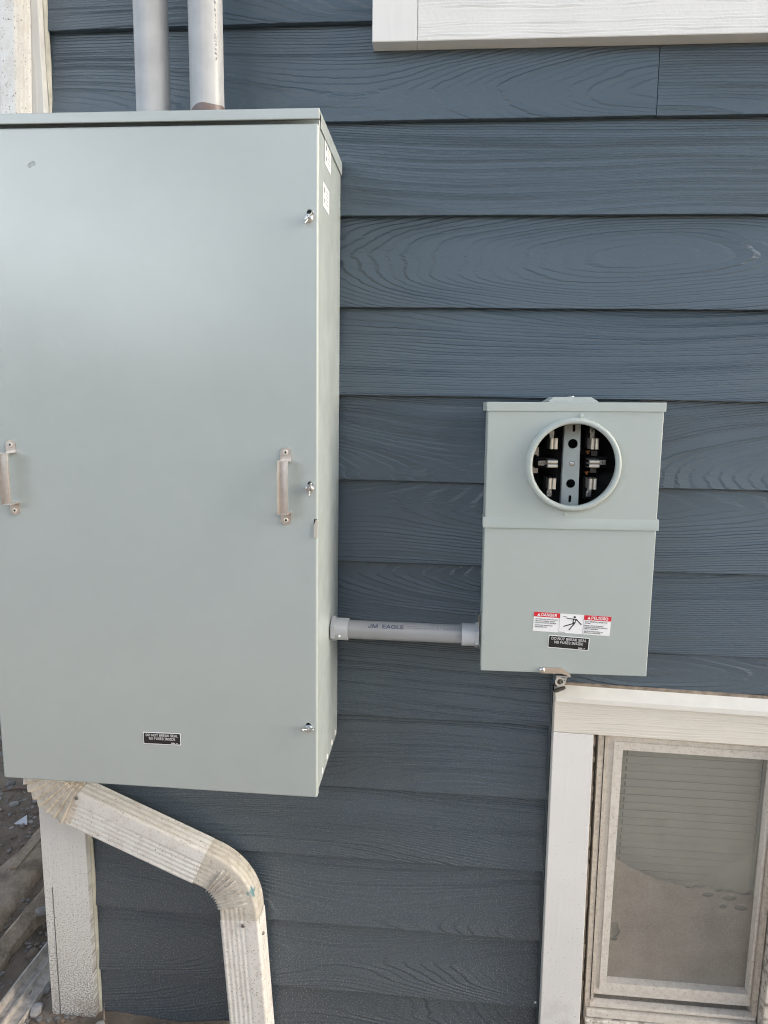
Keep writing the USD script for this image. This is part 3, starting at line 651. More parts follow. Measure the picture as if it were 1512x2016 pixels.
flg = [Manifold.hull_points([[a[0] + s * 0.0006, y, a[1]] for y in (BY + .001, BY + 0.016) for s in (-1, 1)] + [[b[0] + s * 0.0006, y, b[1]] for y in (BY + .001, BY + 0.016) for s in (-1, 1)]) for a, b in ((b4[0], b4[3]), (b4[1], b4[2]))]
obj('bar_flange', cat(*flg), 'cab', br, smooth=False)
c_ = loc(0.2535, 1.4231)
obj('screw', cat(Manifold.sphere(0.0055, 24).scale([1, .5, 1]).translate([c_[0], BY - 0.0004, c_[1]]) - Manifold.cube([0.012, 0.003, 0.0013], True).rotate([0, 25, 0]).translate([c_[0], BY - 0.003, c_[1]])), 'zinc', br)
# jaws: two curled spring leaves each, on moulded blocks
def jaw(x, z, upright, lw_):
    hw, hh = (lw_ * 0.5, 0.0100) if upright else (0.0072, 0.0068)
    y0 = -0.097
    leaves = []
    ln = 0.0205 if upright else 0.0190
    for o in (-0.0040, 0.0040):
        for w_ in (0,):
            c0 = Manifold.cylinder(ln, 0.0037, 0.0037, 28).scale([1, 0.75, 1]).translate([0, 0, -ln / 2])
            c0 = c0 + bx(-0.0037, 0.0037, 0.0, 0.032, -ln / 2, ln / 2) - bx(-0.0029, 0.0029, -0.0020, 0.04, -ln, ln)
            leaves.append((c0.translate([o, 0, 0]) if upright else c0.rotate([0, 90, 0]).translate([0, 0, o])).translate([x, y0, z]))
    j = obj('meter_jaw', cat(*leaves), 'tin', meter, smooth=40)
    return j
def lug(x, z, par, w=0.0105, h=0.0115):
    L = cat(rbox(x - w / 2, x + w / 2, -0.072, -0.060, z - h / 2, z + h / 2, 0.001) - cyl((x, -0.08, z), (x, -0.066, z), 0.0030, seg=20))
    obj('lug', L, 'zinc', par)
    obj('lug_screw', cyl((x, -0.0700, z), (x, -0.064, z), 0.0026, seg=6), 'zinc', par)
def block(x, z, w, h, par): obj('insulator_block', rbox(x - w / 2, x + w / 2, -0.066, -0.0071, z - h / 2, z + h / 2, 0.002), 'bake', par)
for (jx, jz, lx_, lz_, upr, lw_) in [(0.2154, 1.4615, 0.2128, 1.4845, 1, .015), (0.2926, 1.4627, 0.2919, 1.4880, 1, .015), (0.2161, 1.3840, 0.2154, 1.3612, 1, .015),
                            (0.2936, 1.3855, 0.2928, 1.3625, 1, .015), (0.2151, 1.4226, 0.1972, 1.4213, 0, .015), (0.2937, 1.4245, 0.3160, 1.4255, 0, .015)]:
    a = loc(jx, jz); b = loc(lx_, lz_)
    j = jaw(a[0], a[1], upr, lw_)
    lug(b[0], b[1], j, 0.0100 if upr else 0.012, 0.0120 if upr else 0.0095)
    block((a[0] + b[0]) / 2, (a[1] + b[1]) / 2, 0.024 if upr else 0.042, 0.046 if upr else 0.022, j)
    if upr:
        s = -1 if jz > 1.42 else 1
        obj('strap', bx(a[0] - 0.004, a[0] + 0.004, -0.0700, -0.0660, min(a[1], b[1]), max(a[1], b[1])), 'zinc', j, smooth=False)
    else:
        obj('strap', bx(min(a[0], b[0]), max(a[0], b[0]), -0.0700, -0.0660, a[1] - 0.004, a[1] + 0.004), 'zinc', j, smooth=False)
a = loc(0.188, 1.425)
obj('neutral_bracket', bx(a[0] - 0.007, a[0] + 0.007, -0.045, -0.042, a[1] - 0.026, a[1] + 0.026) - cyl((a[0], -1, a[1] + .006), (a[0], 0, a[1] + .006), .005), 'zinc', meter, smooth=False)
a = loc(0.305, 1.424)
obj('neutral_bracket', bx(a[0] - 0.006, a[0] + 0.006, -0.040, -0.037, a[1] - 0.022, a[1] + 0.022), 'screw', meter, smooth=False)
for q in ((0.287, 1.446), (0.287, 1.405)):
    a = loc(*q); obj('copper_end', cat(*[cyl((a[0] + dx, -0.068, a[1] + dz), (a[0] + dx, -0.05, a[1] + dz), 0.0014, seg=8) for dx, dz in ((-.002, 0), (.002, .001), (0, -.003))]), 'copper', meter)
for q in ((0.2584, 1.5168), (0.2394, 1.3298)):
    a = loc(*q); obj('cover_rivet', Manifold.sphere(0.0042, 20).scale([1, .55, 1]).translate([a[0], -MD - 0.0010, a[1]]), 'met', meter)
for z in (-0.095, -0.165, -0.03):
    obj('side_rivet', Manifold.sphere(0.0035, 16).scale([.6, 1, 1]).translate([wl + 0.0038, -0.05, z]), 'zinc', meter)
a = loc(0.087, 1.088)
obj('side_tab', bx(wl - 0.0035, wl + 0.002, -0.060, -0.045, a[1] - 0.012, a[1] + 0.014), 'zinc', meter, smooth=False)
# latch on the lower edge
h0 = loc(0.2127, 1.0140); h1 = loc(0.2562, 1.0155)
arm = Polygon([(h0[0] - 0.004, h0[1] - 0.0050), (h0[0] + 0.040, h0[1] - 0.0050), (h0[0] + 0.053, h0[1] - 0.0095), (h0[0] + 0.055, h0[1] - 0.0080), (h0[0] + 0.0385, h0[1] + 0.0052), (h0[0] - 0.002, h0[1] + 0.0052)]).buffer(0.0008)
hs = obj('latch', prism(arm, -MD - 0.0034, -MD - 0.0004), 'steel', meter)
obj('latch_lip', rbox(h0[0] + 0.027, h0[0] + 0.056, -MD - 0.0044, -MD + 0.022, h0[1] - 0.0118, h0[1] - 0.0095, 0.0008), 'zinc', hs)
obj('latch_screw', Manifold.sphere(0.0062, 24).scale([1, .6, 1]).translate([h0[0], -MD - 0.0034, h0[1]]), 'zinc', hs)
e0 = (h0[0] + 0.0365, h0[1] - 0.0235)
eye = Point(*e0).buffer(0.0100).union(Polygon([(e0[0] - 0.0095, e0[1] + 0.002), (e0[0] + 0.0095, e0[1] - 0.004), (e0[0] + 0.0145, e0[1] + 0.0135), (e0[0] - 0.0060, e0[1] + 0.0135)]))
eye = eye.difference(Point(*e0).buffer(0.0058)).difference(Point(e0[0] + 0.0088, e0[1] + 0.0035).buffer(0.0016)).difference(sbox(e0[0] + 0.0012, e0[1] + 0.0078, e0[0] + 0.0120, e0[1] + 0.0096))
obj('padlock_eye', prism(eye, -MD - 0.0012, -MD + 0.0008), 'cast', hs)

# danger label
def danger_label():
    ctr = loc(0.2653, 1.1115); w, h = 0.1487, 0.0392; rot = -0.030 - TH; y = -MD
    c, s = math.cos(rot), math.sin(rot); at = lambda a, b: (ctr[0] + a * c - b * s, ctr[1] + a * s + b * c)
    poly = lambda pts: [at(*q) for q in pts]
    rect = lambda a0, a1, b0, b1: poly([(a0, b0), (a1, b0), (a1, b1), (a0, b1)])
    L = obj('danger_label', prism(rect(-w / 2, w / 2, -h / 2, h / 2), y - 0.0003, y - 0.00005), 'white', meter, label='white and red electric shock warning label in two languages')
    xa, xb = -w / 2 + 0.0505, w / 2 - 0.0520
    y1, y2 = y - 0.00055, y - 0.00080
    hd = [prism(rect(-w / 2, xa - 0.0003, h / 2 - 0.0095, h / 2), y1, y - 0.00033), prism(rect(xb + 0.0003, w / 2, h / 2 - 0.0095, h / 2), y1, y - 0.00033)]
    obj('red_header', cat(*hd), 'red', L, smooth=False)
    obj('divider', cat(prism(rect(xa - 0.0002, xa + 0.0001, -h / 2, h / 2), y1, y - 0.00033), prism(rect(xb - 0.0001, xb + 0.0002, -h / 2, h / 2), y1, y - 0.00033)), 'ink_faint', L, smooth=False)
    hw = []
    for txt, a0, wd in (('DANGER', -w / 2 + 0.0135, 0.0310), ('PELIGRO', xb + 0.0135, 0.0325)):
        p_ = at(a0, h / 2 - 0.0075); hw.append(text_at(txt, 0.0056, p_[0], p_[1], y2, rot, False, wd))
        tri = poly([(a0 - 0.0070, h / 2 - 0.0077), (a0 - 0.0009, h / 2 - 0.0077), (a0 - 0.00395, h / 2 - 0.0022)]); hw.append(prism(tri, y2, y1 + 0.00005))
    obj('header_lettering', cat(*hw), 'white', L, smooth=False)
    st = []
    for a0, lines in ((-w / 2 + 0.0036, [('Arc flash and shock hazard.', 0.0046), ('Will cause death, severe', 0.0008), ('injury or property damage.', -0.0026), ('Service by authorized', -0.0078), ('personnel only.', -0.0112)]),
                      (xb + 0.0022, [('Arco el\u00e9ctrico y peligro de', 0.0060), ('choque.', 0.0028), ('Puede causar la muerte,', -0.0020), ('lesiones corporales graves o', -0.0053), ('da\u00f1os materiales.', -0.0086), ('Servicio \u00fanicamente por', -0.0136), ('personal autorizado.', -0.0168)])):
        for txt, b in lines:
            p_ = at(a0, b); st.append(text_at(txt, 0.0023, p_[0], p_[1], y1, rot, False, len(txt) * 0.00160, bold=False))
    obj('small_lettering', cat(*st), 'black', L, smooth=False)
    # pictogram: a figure thrown back by a spark
    q0 = (xa + xb) / 2; P = lambda a, b: (q0 + a, b)
    shp = [Point(*P(0.0052, 0.0140)).buffer(0.0022)]
    ln = lambda pts, wd: LineString([P(*t) for t in pts]).buffer(wd, cap_style=1)
    torso = Polygon([P(0.0022, 0.0105), P(0.0092, 0.0100), P(0.0078, 0.0030), P(0.0062, 0.0002), P(0.0020, 0.0005)])
    bolt = Polygon([P(0.0045, 0.0088), P(0.0070, 0.0082), P(0.0058, 0.0066), P(0.0075, 0.0062), P(0.0040, 0.0020), P(0.0048, 0.0048), P(0.0030, 0.0052)])
    shp += [torso.difference(bolt), ln([(0.0085, 0.0098), (0.0185, 0.0000)], 0.0010), ln([(0.003, 0.0101), (-0.0085, 0.0104)], 0.0008), ln([(-0.0085, 0.0104), (-0.0112, 0.0138), (-0.0165, 0.0142)], 0.00045),
            ln([(0.0035, 0.0010), (-0.0145, -0.0062)], 0.0010), ln([(0.0052, 0.0005), (-0.0035, -0.0125)], 0.0010)]
    fig = unary_union(shp)
    out = []
    for gq in getattr(fig, 'geoms', [fig]):
        gq = Polygon([at(*t) for t in gq.exterior.coords], [[at(*t) for t in r.coords] for r in gq.interiors]); out.append(prism(gq, y1, y - 0.00033))
    out += [prism([at(xa + 0.001 + a, -h / 2 + 0.0011), at(xa + 0.0021 + a, -h / 2 + 0.0011), at(xa + 0.0021 + a, -h / 2 + 0.0019), at(xa + 0.001 + a, -h / 2 + 0.0019)], y1, y - 0.00033) for a in np.arange(0, 0.011, 0.0014)]
    obj('shock_figure', cat(*out), 'black', L, smooth=False)
danger_label()
a = loc(0.2613, 1.0725); seal_label(meter, a[0], a[1], -MD, 0.0798, 0.0262, -0.040 - TH)

# ================================================================== horizontal conduit between the boxes
hc_ = thing('crossing_conduit', 'grey plastic conduit between the cabinet side and the meter box', 'conduit')
CY, CZ, CR = -0.095, 1.0712, 0.0190
obj('pipe', cyl((-0.2050, CY, CZ), (0.078, CY, CZ), CR, seg=64), 'pvc', hc_, smooth=35)
for (xa, xb, xn0, xn1, xt) in ((-0.2060, -0.1795, -0.2142, -0.2060, -0.2146), (0.0523, 0.0795, 0.0795, 0.0862, 0.0885)):
    ad = obj('adapter', cyl((xa, CY, CZ), (xb, CY, CZ), CR + 0.0038, seg=64) - (cyl((xb - 0.001, CY, CZ), (xb + 0.1, CY, CZ), CR + 0.0006, seg=64) if xa < 0 else cyl((xa - 0.1, CY, CZ), (xa + 0.001, CY, CZ), CR + 0.0006, seg=64)), 'pvc_l', hc_, smooth=35)
    obj('hex_nut', Manifold.cylinder(xn1 - xn0, CR + 0.0078, CR + 0.0078, 6).rotate([0, 90, 0]).translate([xn0, CY, CZ]), 'pvc_l', ad, smooth=20)
obj('droplet', Manifold.sphere(0.0028, 16).translate([-0.1960, CY - CR - 0.0025, CZ - 0.0085]), 'white', hc_)
def on_pipe(t, xs, ang0, r):
    t = t.copy(); v, f = trimesh.remesh.subdivide_to_size(t.vertices, t.faces, 0.004)
    a = ang0 + v[:, 1] / r; rr = r + v[:, 2]
    return trimesh.Trimesh(np.c_[xs + v[:, 0], CY - rr * np.cos(a), CZ + rr * np.sin(a)], f, process=False)
def fitted(s, h, w, bold=True):
    t = meshkit.text_mesh(s, h, 0.0002, bold); v = np.array(t.vertices); v[:, 0] *= w / t.bounds[1][0]; return trimesh.Trimesh(v, t.faces, process=False)
obj('lettering', on_pipe(fitted('JM  EAGLE', 0.0082, 0.0735), -0.1385, math.radians(33), CR), 'ink', hc_, smooth=False)
obj('size_lettering', on_pipe(fitted('1" S40 RIGID', 0.0062, 0.062, False), 0.0005, math.radians(36), CR), 'ink_faint', hc_, smooth=False)
ms = []
for i, (xs, w) in enumerate([(-0.058, 0.012), (-0.043, 0.016), (-0.024, 0.020)]):
    for j in range(2):
        b = trimesh.creation.box([w, 0.0006, 0.0002]); b.apply_translation([w / 2, 0.002 + j * 0.004, 0.0001]); ms.append(on_pipe(b, xs, math.radians(36), CR))
obj('faint_print', cat(*ms), 'ink_faint', hc_, smooth=False)

# ================================================================== downspout
ds = thing('downspout', 'white ribbed downspout bending out from behind the cabinet and down to the ground', 'downspout')
DW, DD, DY = 0.088, 0.050, -0.012       # width, depth, y of its back
def spout_profile(w=DW, d=DD, grow=0.0, rib=0.0022):
    """Outline (u across, v out from the wall) of the ribbed pipe."""
    w, d = w + 2 * grow, d + grow
    pts = []; n = 60
    for i in range(n + 1):
        u = -w / 2 + 0.006 + (w - 0.012) * i / n
        t = (u + 0.012) / 0.056 + 0.5
        s = 0.0
        if 0.0 < t < 1.0: s = -rib * 0.5 * (1 - math.cos(2 * math.pi * 5 * t))
        pts.append((u, d + s))
    for a in np.linspace(math.pi / 2, 0, 6)[1:]: pts.append((w / 2 - 0.006 + 0.006 * math.cos(a), d - 0.006 + 0.006 * math.sin(a)))
    for i in range(1, 25):
        v = (d - 0.006) * (1 - i / 25); t = i / 25
        s = -0.0018 * 0.5 * (1 - math.cos(2 * math.pi * 3 * t)); pts.append((w / 2 + s, v))
    pts += [(w / 2, 0), (-w / 2, 0)]
    for i in range(1, 25):
        t = i / 25; pts.append((-w / 2 + 0.0018 * 0.5 * (1 - math.cos(2 * math.pi * 3 * t)), (d - 0.006) * t))
    for a in np.linspace(math.pi, math.pi / 2, 6)[:-1]: pts.append((-w / 2 + 0.006 + 0.006 * math.cos(a), d - 0.006 + 0.006 * math.sin(a)))
    return np.array(pts)
def sweep(stations, fn, y_back):
    """stations: (x, z, direction angle of travel); fn(k) gives that station's (u, v) outline. u grows to the right hand of someone who travels and looks at the wall... to the left of travel when seen from the front."""
    rows = []
    for k, (x, z, a) in enumerate(stations):
        dx, dz = math.cos(a), math.sin(a); nx, nz = -dz, dx            # left of travel, seen from the front
        pr = fn(k); rows.append(np.c_[x + pr[:, 0] * nx, y_back - pr[:, 1], z + pr[:, 0] * nz])
    n = len(rows[0]); v = np.vstack(rows); f = []
    for i in range(len(rows) - 1):
        b = np.arange(n); c = (b + 1) % n
        f.append(np.c_[i * n + b, i * n + c, (i + 1) * n + c]); f.append(np.c_[i * n + b, (i + 1) * n + c, (i + 1) * n + b])
    t = trimesh.Trimesh(v, np.vstack(f), process=False)
    c0, c1 = rows[0].mean(0), rows[-1].mean(0)
    mid = t.vertices.mean(0)
    # outward orientation, judged by the first station
    nrm = t.face_normals[: n]; ctr = t.triangles_center[: n]
    if ((ctr - rows[0].mean(0)) * nrm).sum() < 0: t.invert()
    return t
V0, DA, V1 = -math.pi / 2, math.atan2(-0.1215, 0.282), math.atan2(-0.35, 0.0225)
def line_pts(p, q, n):
    a = math.atan2(q[1] - p[1], q[0] - p[0]); return [(p[0] + (q[0] - p[0]) * t, p[1] + (q[1] - p[1]) * t, a) for t in np.linspace(0, 1, n)]
def arc_pts(p, a0, a1, r, n):
    """Arc from p heading a0 to heading a1 (turning either way)."""
    s = 1 if a1 > a0 else -1; cx, cz = p[0] - s * r * math.sin(a0), p[1] + s * r * math.cos(a0)
    return [(cx + s * r * math.sin(a), cz - s * r * math.cos(a), a) for a in np.linspace(a0, a1, n)]
dvec = np.array([math.cos(DA), math.sin(DA)])
on_diag = lambda x: (x, 0.611 + (x + 0.829) * math.tan(DA))
R1, R2 = 0.125, 0.118
# upper elbow: from straight down to the slope
Ti = R1 * math.tan((DA - V0) / 2); c1 = on_diag(-0.894)
s1 = (c1[0], c1[1] + Ti); e1 = tuple(np.array(c1) + dvec * Ti)
# lower elbow: from the slope to (almost) straight down
xl_ = lambda z: -0.4130 - 0.0640 * (z - 0.05)
xc = -0.437; c2 = on_diag(xc)
T2 = R2 * math.tan((DA - V1) / 2); s2 = tuple(np.array(c2) - dvec * T2); d1 = np.array([math.cos(V1), math.sin(V1)]); e2 = tuple(np.array(c2) + d1 * T2)
PR = spout_profile()
def flip(pr): return pr * np.array([-1, 1])
top_path = line_pts((-0.8785, 2.6), (-0.8785, 2.27), 3) + line_pts((-0.8785, 2.27), (-0.894, 1.985), 6)[1:] + line_pts((-0.894, 1.985), (s1[0], s1[1] - 0.004), 4)[1:]
YB = DY + 0.0
YT = -0.018
obj('upper_pipe', sweep(top_path, lambda k: PR, YT), 'spout', ds, smooth=40)
def crimped(n, tight, depth, span, grow=0.0015, folds=8, margin=0.14, sign=1):
    """Outlines of an elbow whose folds are deepest at its inner side (sign = side of u that is inner)."""
    base = spout_profile(DW, DD, grow, rib=0.0006)
    def fn(k):
        t = k / (n - 1); pr = base.copy()
        if margin < t < 1 - margin * 0.8:
            q = (t - margin) / (1 - 1.8 * margin) * folds; fr_ = q - math.floor(q)
            if tight:
                saw = 0.35 + 0.14 * (fr_ - 0.5) + 0.62 * max(0.0, 1 - abs(fr_ - 0.5) / 0.17)
                wgt = np.clip((sign * pr[:, 0] / (DW / 2) + span) / 0.35, 0, 1)
            else:
                saw = fr_ / 0.78 if fr_ < 0.78 else (1 - fr_) / 0.22
                wgt = np.clip((sign * pr[:, 0] / (DW / 2) + span) / (1 + span), 0, 1) ** 0.5
            wob = 1 + 0.25 * math.sin(q * 2.3 + 1)
            front = pr[:, 1] > DD * 0.5
            pr[:, 1] += np.where(front, (saw - 0.35) * depth * wgt * wob, 0)
            pr[:, 0] += np.where(np.abs(pr[:, 0]) > DW / 2 - 0.004, np.sign(pr[:, 0]) * (saw - 0.4) * depth * 0.6 * wgt, 0)
        return pr
    return fn
n1 = 150
el1 = line_pts((s1[0], s1[1] + 0.02), s1, 6)[:-1] + arc_pts(s1, V0, DA, R1, n1) + line_pts(e1, tuple(np.array(e1) + dvec * 0.012), 4)[1:]
obj('elbow', sweep(el1, crimped(len(el1), False, 0.0060, 1.6, folds=9, margin=0.05, sign=-1), YT + 0.0005), 'elbow_b', ds, smooth=28, label='tan crimped upper elbow')
p_a = tuple(np.array(e1) + dvec * 0.002); p_b = tuple(np.array(s2) + dvec * -0.020)
dg = line_pts(p_a, p_b, 5)
ylift = [YT - 0.0005, YB]
obj('sloping_pipe', sweep(dg, lambda k: spout_profile(DW, DD, 0.0022), YT + 0.001), 'spout', ds, smooth=40)
n2 = 150
el2 = line_pts(tuple(np.array(s2) - dvec * 0.045), s2, 10)[:-1] + arc_pts(s2, DA, V1, R2, n2) + line_pts(e2, tuple(np.array(e2) + d1 * 0.035), 8)[1:]
obj('elbow', sweep(el2, crimped(len(el2), True, 0.0080, 0.60, grow=0.001, folds=9, margin=0.20, sign=-1), YT + 0.0015), 'elbow', ds, smooth=28, label='stained crimped lower elbow with a smear of teal paint')
lo0 = np.array(e2) + d1 * 0.018
lp = line_pts(tuple(lo0), tuple(lo0 + d1 * (lo0[1] + 0.02)), 6)
obj('lower_pipe', sweep(lp, lambda k: spout_profile(DW, DD, 0.0026, rib=0.0006), YT + 0.003), 'spout_low', ds, smooth=40)
for (x, z, y) in [(-0.8035, 0.6340, YT - DD - 0.003), (lo0[0] + 0.010, lo0[1] - 0.010, YT - DD - 0.0025)]:
    obj('screw', Manifold.sphere(0.0046, 16).scale([1, .6, 1]).translate([x, y, z]), 'screw', ds)
for (x, z, y) in [(-0.5265, 0.5265, -0.045), (xl_(0.31) + DW / 2 + 0.004, 0.306, -0.046)]:
    obj('screw', Manifold.sphere(0.0042, 16).translate([x, y, z]), 'screw', ds)

# ================================================================== wooden fence added out of view behind the camera to darken the lower siding
M['fence'] = plain('added_fence_wood', (0.13, 0.10, 0.075), 0.75, vary=0.3, vscale=5)
fence = thing('garden_fence', 'tall brown board fence added out of view to darken the lower siding of the house', 'fence')
for i in range(62):
    xq = -7.55 + i * 0.146; hq = 1.93 + 0.012 * math.sin(i * 2.3)
    obj('board', rbox(xq, xq + 0.139, -3.52, -3.502, 0.02, hq, 0.003, 8), 'fence', fence, smooth=20)
for i in range(5): obj('post', bx(-7.5 + i * 2.2, -7.41 + i * 2.2, -3.615, -3.523, -0.3, 2.0), 'fence', fence, smooth=False)
for zq in (0.4, 1.6): obj('rail', bx(-7.55, 1.55, -3.56, -3.5215, zq, zq + 0.085), 'fence', fence, smooth=False)

# ================================================================== dirt strip beyond the corner
def along_y(prof, y0, y1, n, jig, seed, rise=0.0, skew=0.0):
    """(x, z) outline carried along y, with jitter: half-buried boards and timbers."""
    prof = np.array(prof); k = len(prof); ys = np.linspace(y0, y1, n); v = []; f = []
    for y in ys:
        p3 = np.c_[prof[:, 0] + skew * (y - y0), np.full(k, y), prof[:, 1] + rise * (y - y0)]
        q = np.c_[p3[:, 0] * 9, p3[:, 1] * 9, p3[:, 2] * 9 + seed]
        p3[:, 0] += jig * (meshkit.fbm(q, 3, seed) - .5) * 2; p3[:, 2] += jig * (meshkit.fbm(q + 31, 3, seed) - .5) * 2
        v.append(p3)
    for i in range(n - 1):
        for j in range(k):
            a, b = i * k + j, i * k + (j + 1) % k; f += [[a, b, b + k], [a, b + k, a + k]]
    for e in (0, (n - 1) * k):
        for j in range(1, k - 1): f.append([e, e + j, e + j + 1])
    t = trimesh.Trimesh(np.vstack(v), f, process=False); t.fix_normals(); return t
def dense(prof, step=0.012):
    p = np.array(prof + [prof[0]]); out = []
    for a, b in zip(p[:-1], p[1:]):
        n = max(1, int(np.linalg.norm(b - a) / step)); out += [tuple(a + (b - a) * t / n) for t in range(n)]
    return out
chan = [(-1.118, -0.06), (-1.118, 0.048), (-1.112, 0.050), (-1.106, 0.030), (-1.092, 0.026), (-1.088, 0.034), (-1.082, 0.034), (-1.078, 0.024), (-1.056, 0.020), (-1.050, 0.024), (-1.047, 0.016), (-1.047, -0.06)]
chan = [(a + 0.066, b + 0.020) for a, b in chan]
c1p = obj('channel_board', along_y(chan, -0.45, 1.3, 60, 0.0025, 3, rise=-0.06, skew=-0.01), 'channel', smooth=30); tag(c1p, 'weathered grey channelled board lying nearest the white corner board', 'board')
tb = dense([(-1.215, -0.06), (-1.205, 0.022), (-1.185, 0.042), (-1.150, 0.018), (-1.146, -0.06)])
t1 = obj('edging_timber', along_y(tb, 0.02, 1.1, 150, 0.020, 5, rise=0.005, skew=0.03), 'timber', smooth=30); tag(t1, 'dirt-coated timber edging, the lower of two, beside the grey channelled board', 'timber')
tb2 = dense([(-1.42, -0.06), (-1.38, 0.036), (-1.30, 0.046), (-1.255, 0.038), (-1.240, 0.01), (-1.236, -0.06)])
t2 = obj('edging_timber', along_y(tb2, 0.20, 1.4, 150, 0.022, 8, rise=-0.01, skew=0.01), 'timber', smooth=30); tag(t2, 'wide dirt-coated timber edging farther up the bank', 'timber')
st = obj('wood_stake', Manifold.batch_hull([Manifold.cube([0.020, 0.012, 0.010], True).rotate([0, 0, 20]).translate(q) for q in ([-1.300, 0.400, 0.072], [-1.322, 0.640, 0.064])]), 'stake'); tag(st, 'short pale wooden stake lying on the dirt beside the corner board', 'stake')
wire = thing('rusty_wire', 'thin rusty wire lying across the dirt under the cabinet corner', 'wire')
wp = [(-2.0 + 0.05 * i, 0.83 + 0.012 * math.sin(i * .9) + .004 * i, float(ground_height(-2.0 + .05 * i, .83)) + 0.006) for i in range(18)]
obj('strand', tube(wp, 0.0028, 8), 'wire', wire)
zs_ = float(ground_height(-1.455, 0.690)) + 0.006
shp = np.array([(-0.022, -0.018, 0.0), (0.024, -0.014, -0.002), (0.004, 0.018, 0.012)])
sd = obj('plastic_shard', Manifold.hull_points([list(q + np.array([-1.458, 0.690, zs_ + o])) for q in shp for o in (0, .003)]), 'shard', smooth=False); tag(sd, 'small white triangular plastic shard on the dirt', 'shard')

def stone_mesh(seed, sub=2):
    t = trimesh.creation.icosphere(sub, 1.0); v = np.array(t.vertices); n = meshkit.fbm(v * 1.1 + seed * 7.3, 3, seed) - 0.5
    v = v * (1 + 0.55 * n + 0.45 * (meshkit.fbm(v * 2.6 + seed * 3.1, 2, seed + 5) - .5))[:, None] * np.array([1.0, 0.78, 0.58]); return trimesh.Trimesh(v, t.faces, process=False)
UsdGeom.Scope.Define(stage, '/World/Looks/shapes')
stones = [  # x, y, size, words
    (-1.118, 0.330, 0.022, 'smooth grey pebble at the channelled board, touching the corner board'), (-1.122, 0.300, 0.017, 'small pale pebble below the grey one by the corner board'),
    (-1.128, 0.262, 0.020, 'oval grey pebble against the channelled board'), (-1.240, 0.168, 0.024, 'largest grey pebble of the cluster at the left edge'),
    (-1.235, 0.128, 0.018, 'dark grey pebble lowest but one in the left cluster'), (-1.220, 0.100, 0.014, 'pale pebble at the foot of the left cluster'),
    (-1.265, 0.215, 0.017, 'white pebble on top of the left cluster'), (-1.190, 0.300, 0.016, 'round brown pebble between the two timbers'), (-1.175, 0.335, 0.014, 'round grey pebble between the two timbers, nearer the corner board'),
    (-0.975, -0.015, 0.020, 'tan rock by the foot of the corner board'), (-0.985, 0.045, 0.012, 'blue grey flat stone by the tan rock'), (-1.005, -0.045, 0.016, 'brown rock at the bottom left corner'),
    (-1.56, 0.54, 0.020, 'dark round stone on the bank at the left edge'), (-1.88, 1.06, 0.035, 'pale block of stone on the dirt behind the cabinet corner'), (-1.99, 1.22, 0.028, 'grey stone behind the pale block by the cabinet corner')]
for i, (x, y, r, words) in enumerate(stones):
    t = stone_mesh(i + 1); a = rng.uniform(0, 3.1); c, s = math.cos(a), math.sin(a)
    v = np.array(t.vertices) * r; v = np.c_[v[:, 0] * c - v[:, 1] * s, v[:, 0] * s + v[:, 1] * c, v[:, 2]]
    zg = float(ground_height(x, y))
    if -1.42 < x < -1.236 and y > 0.2: zg = max(zg, 0.04)
    if -1.14 < x < -1.05: zg = max(zg, 0.040)
    o = obj('stone', trimesh.Trimesh(v + np.array([x, y, zg + 0.25 * r]), t.faces, process=False), 'stone', smooth=True); tag(o, words, 'stone', 'single stones on the dirt')

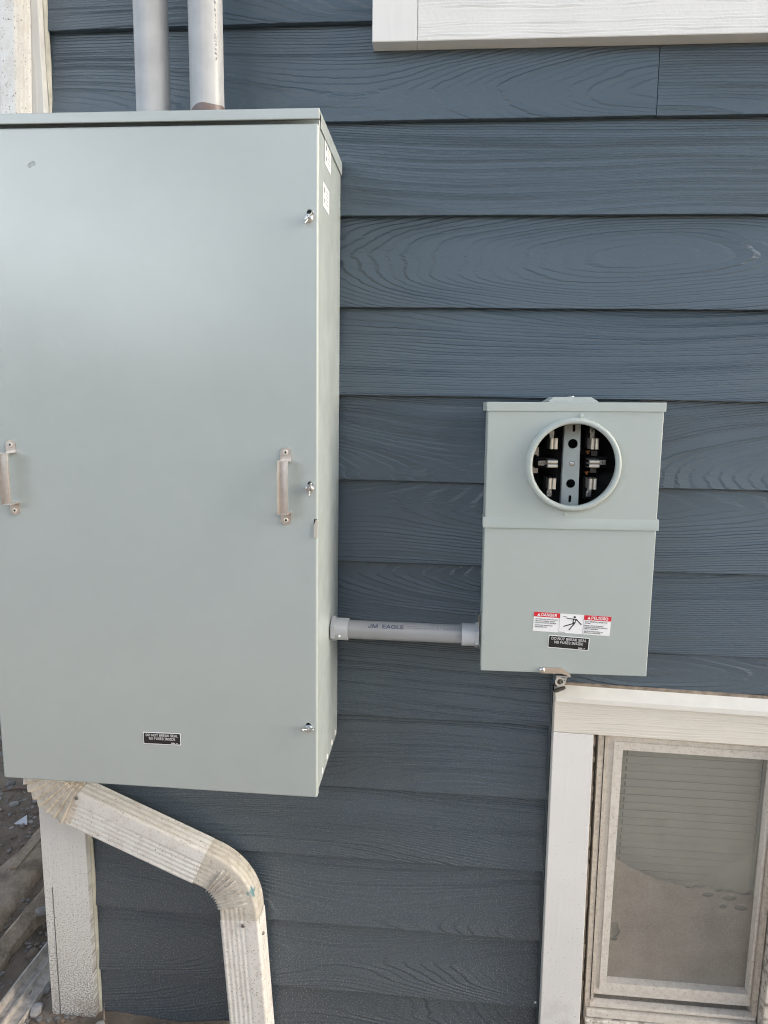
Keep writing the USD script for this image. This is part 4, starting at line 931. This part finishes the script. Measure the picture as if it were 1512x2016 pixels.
# gravel: thousands of small pebbles pressed into the dirt
gp = UsdGeom.PointInstancer.Define(stage, '/World/gravel'); tag(gp.GetPrim(), 'small pebbles and crumbs of earth scattered over the dirt', 'gravel', kind='stuff')
protos = []
for i in range(5):
    pr = usdkit.mesh(stage, f'/World/gravel/pebble_{i:03d}' if i else '/World/gravel/pebble', stone_mesh(40 + i, 1), M['stone'] if i < 3 else M['soil'], smooth=True); protos.append(pr.GetPath())
gp.CreatePrototypesRel().SetTargets(protos)
N = 9000
px = rng.uniform(-2.6, -0.93, N); py = rng.uniform(-0.15, 2.0, N)
N2 = 260; px = np.r_[px, rng.uniform(-1.02, -0.60, N2)]; py = np.r_[py, rng.uniform(-0.16, -0.02, N2)]
pz = ground_height(px, py); sz = np.clip(0.0042 * np.exp(rng.normal(0, 0.60, len(px))), 0.0015, 0.020)
keep = ~((py > -0.02) & (px > -0.95)) & ~((px > -0.97) & (px < -0.80) & (py > -0.02))
px, py, pz, sz = px[keep], py[keep], pz[keep], sz[keep]
gp.CreatePositionsAttr([Gf.Vec3f(float(a), float(b), float(c + 0.2 * d)) for a, b, c, d in zip(px, py, pz, sz)])
gp.CreateProtoIndicesAttr([int(q) for q in rng.integers(0, 5, len(px))])
gp.CreateScalesAttr([Gf.Vec3f(float(d), float(d), float(d)) for d in sz])
gp.CreateOrientationsAttr([Gf.Quath(float(math.cos(a / 2)), 0.0, 0.0, float(math.sin(a / 2))) for a in rng.uniform(0, 6.28, len(px))])

# twigs and bark at the foot of the corner board
lit = thing('leaf_litter', 'brown twigs and bark scraps at the foot of the speckled corner board', 'leaf litter'); tag(lit, kind='stuff')
tw = []
for i in range(70):
    x, y = rng.uniform(-0.97, -0.70), rng.uniform(-0.15, -0.025); a = rng.uniform(0, 3.14); L = rng.uniform(0.008, 0.035); z = float(ground_height(x, y)) + rng.uniform(0.002, 0.014)
    tw.append(cyl((x, y, z), (x + L * math.cos(a), y + 0.4 * L * math.sin(a), z + rng.uniform(-.004, .010)), rng.uniform(.0008, .0024), .0006, seg=6))
obj('twig', cat(*tw), 'leaf', lit, smooth=False, kind='stuff')
bk = obj('bark_splinter', Manifold.hull_points([[-0.7985, -0.030, -0.02], [-0.7900, -0.034, -0.02], [-0.7870, -0.028, 0.0], [-0.7915, -0.022, 0.056], [-0.7985, -0.024, 0.0]]), 'sillwood', smooth=False)
tag(bk, 'upright splinter of bark leaning on the siding by the corner board', 'splinter')
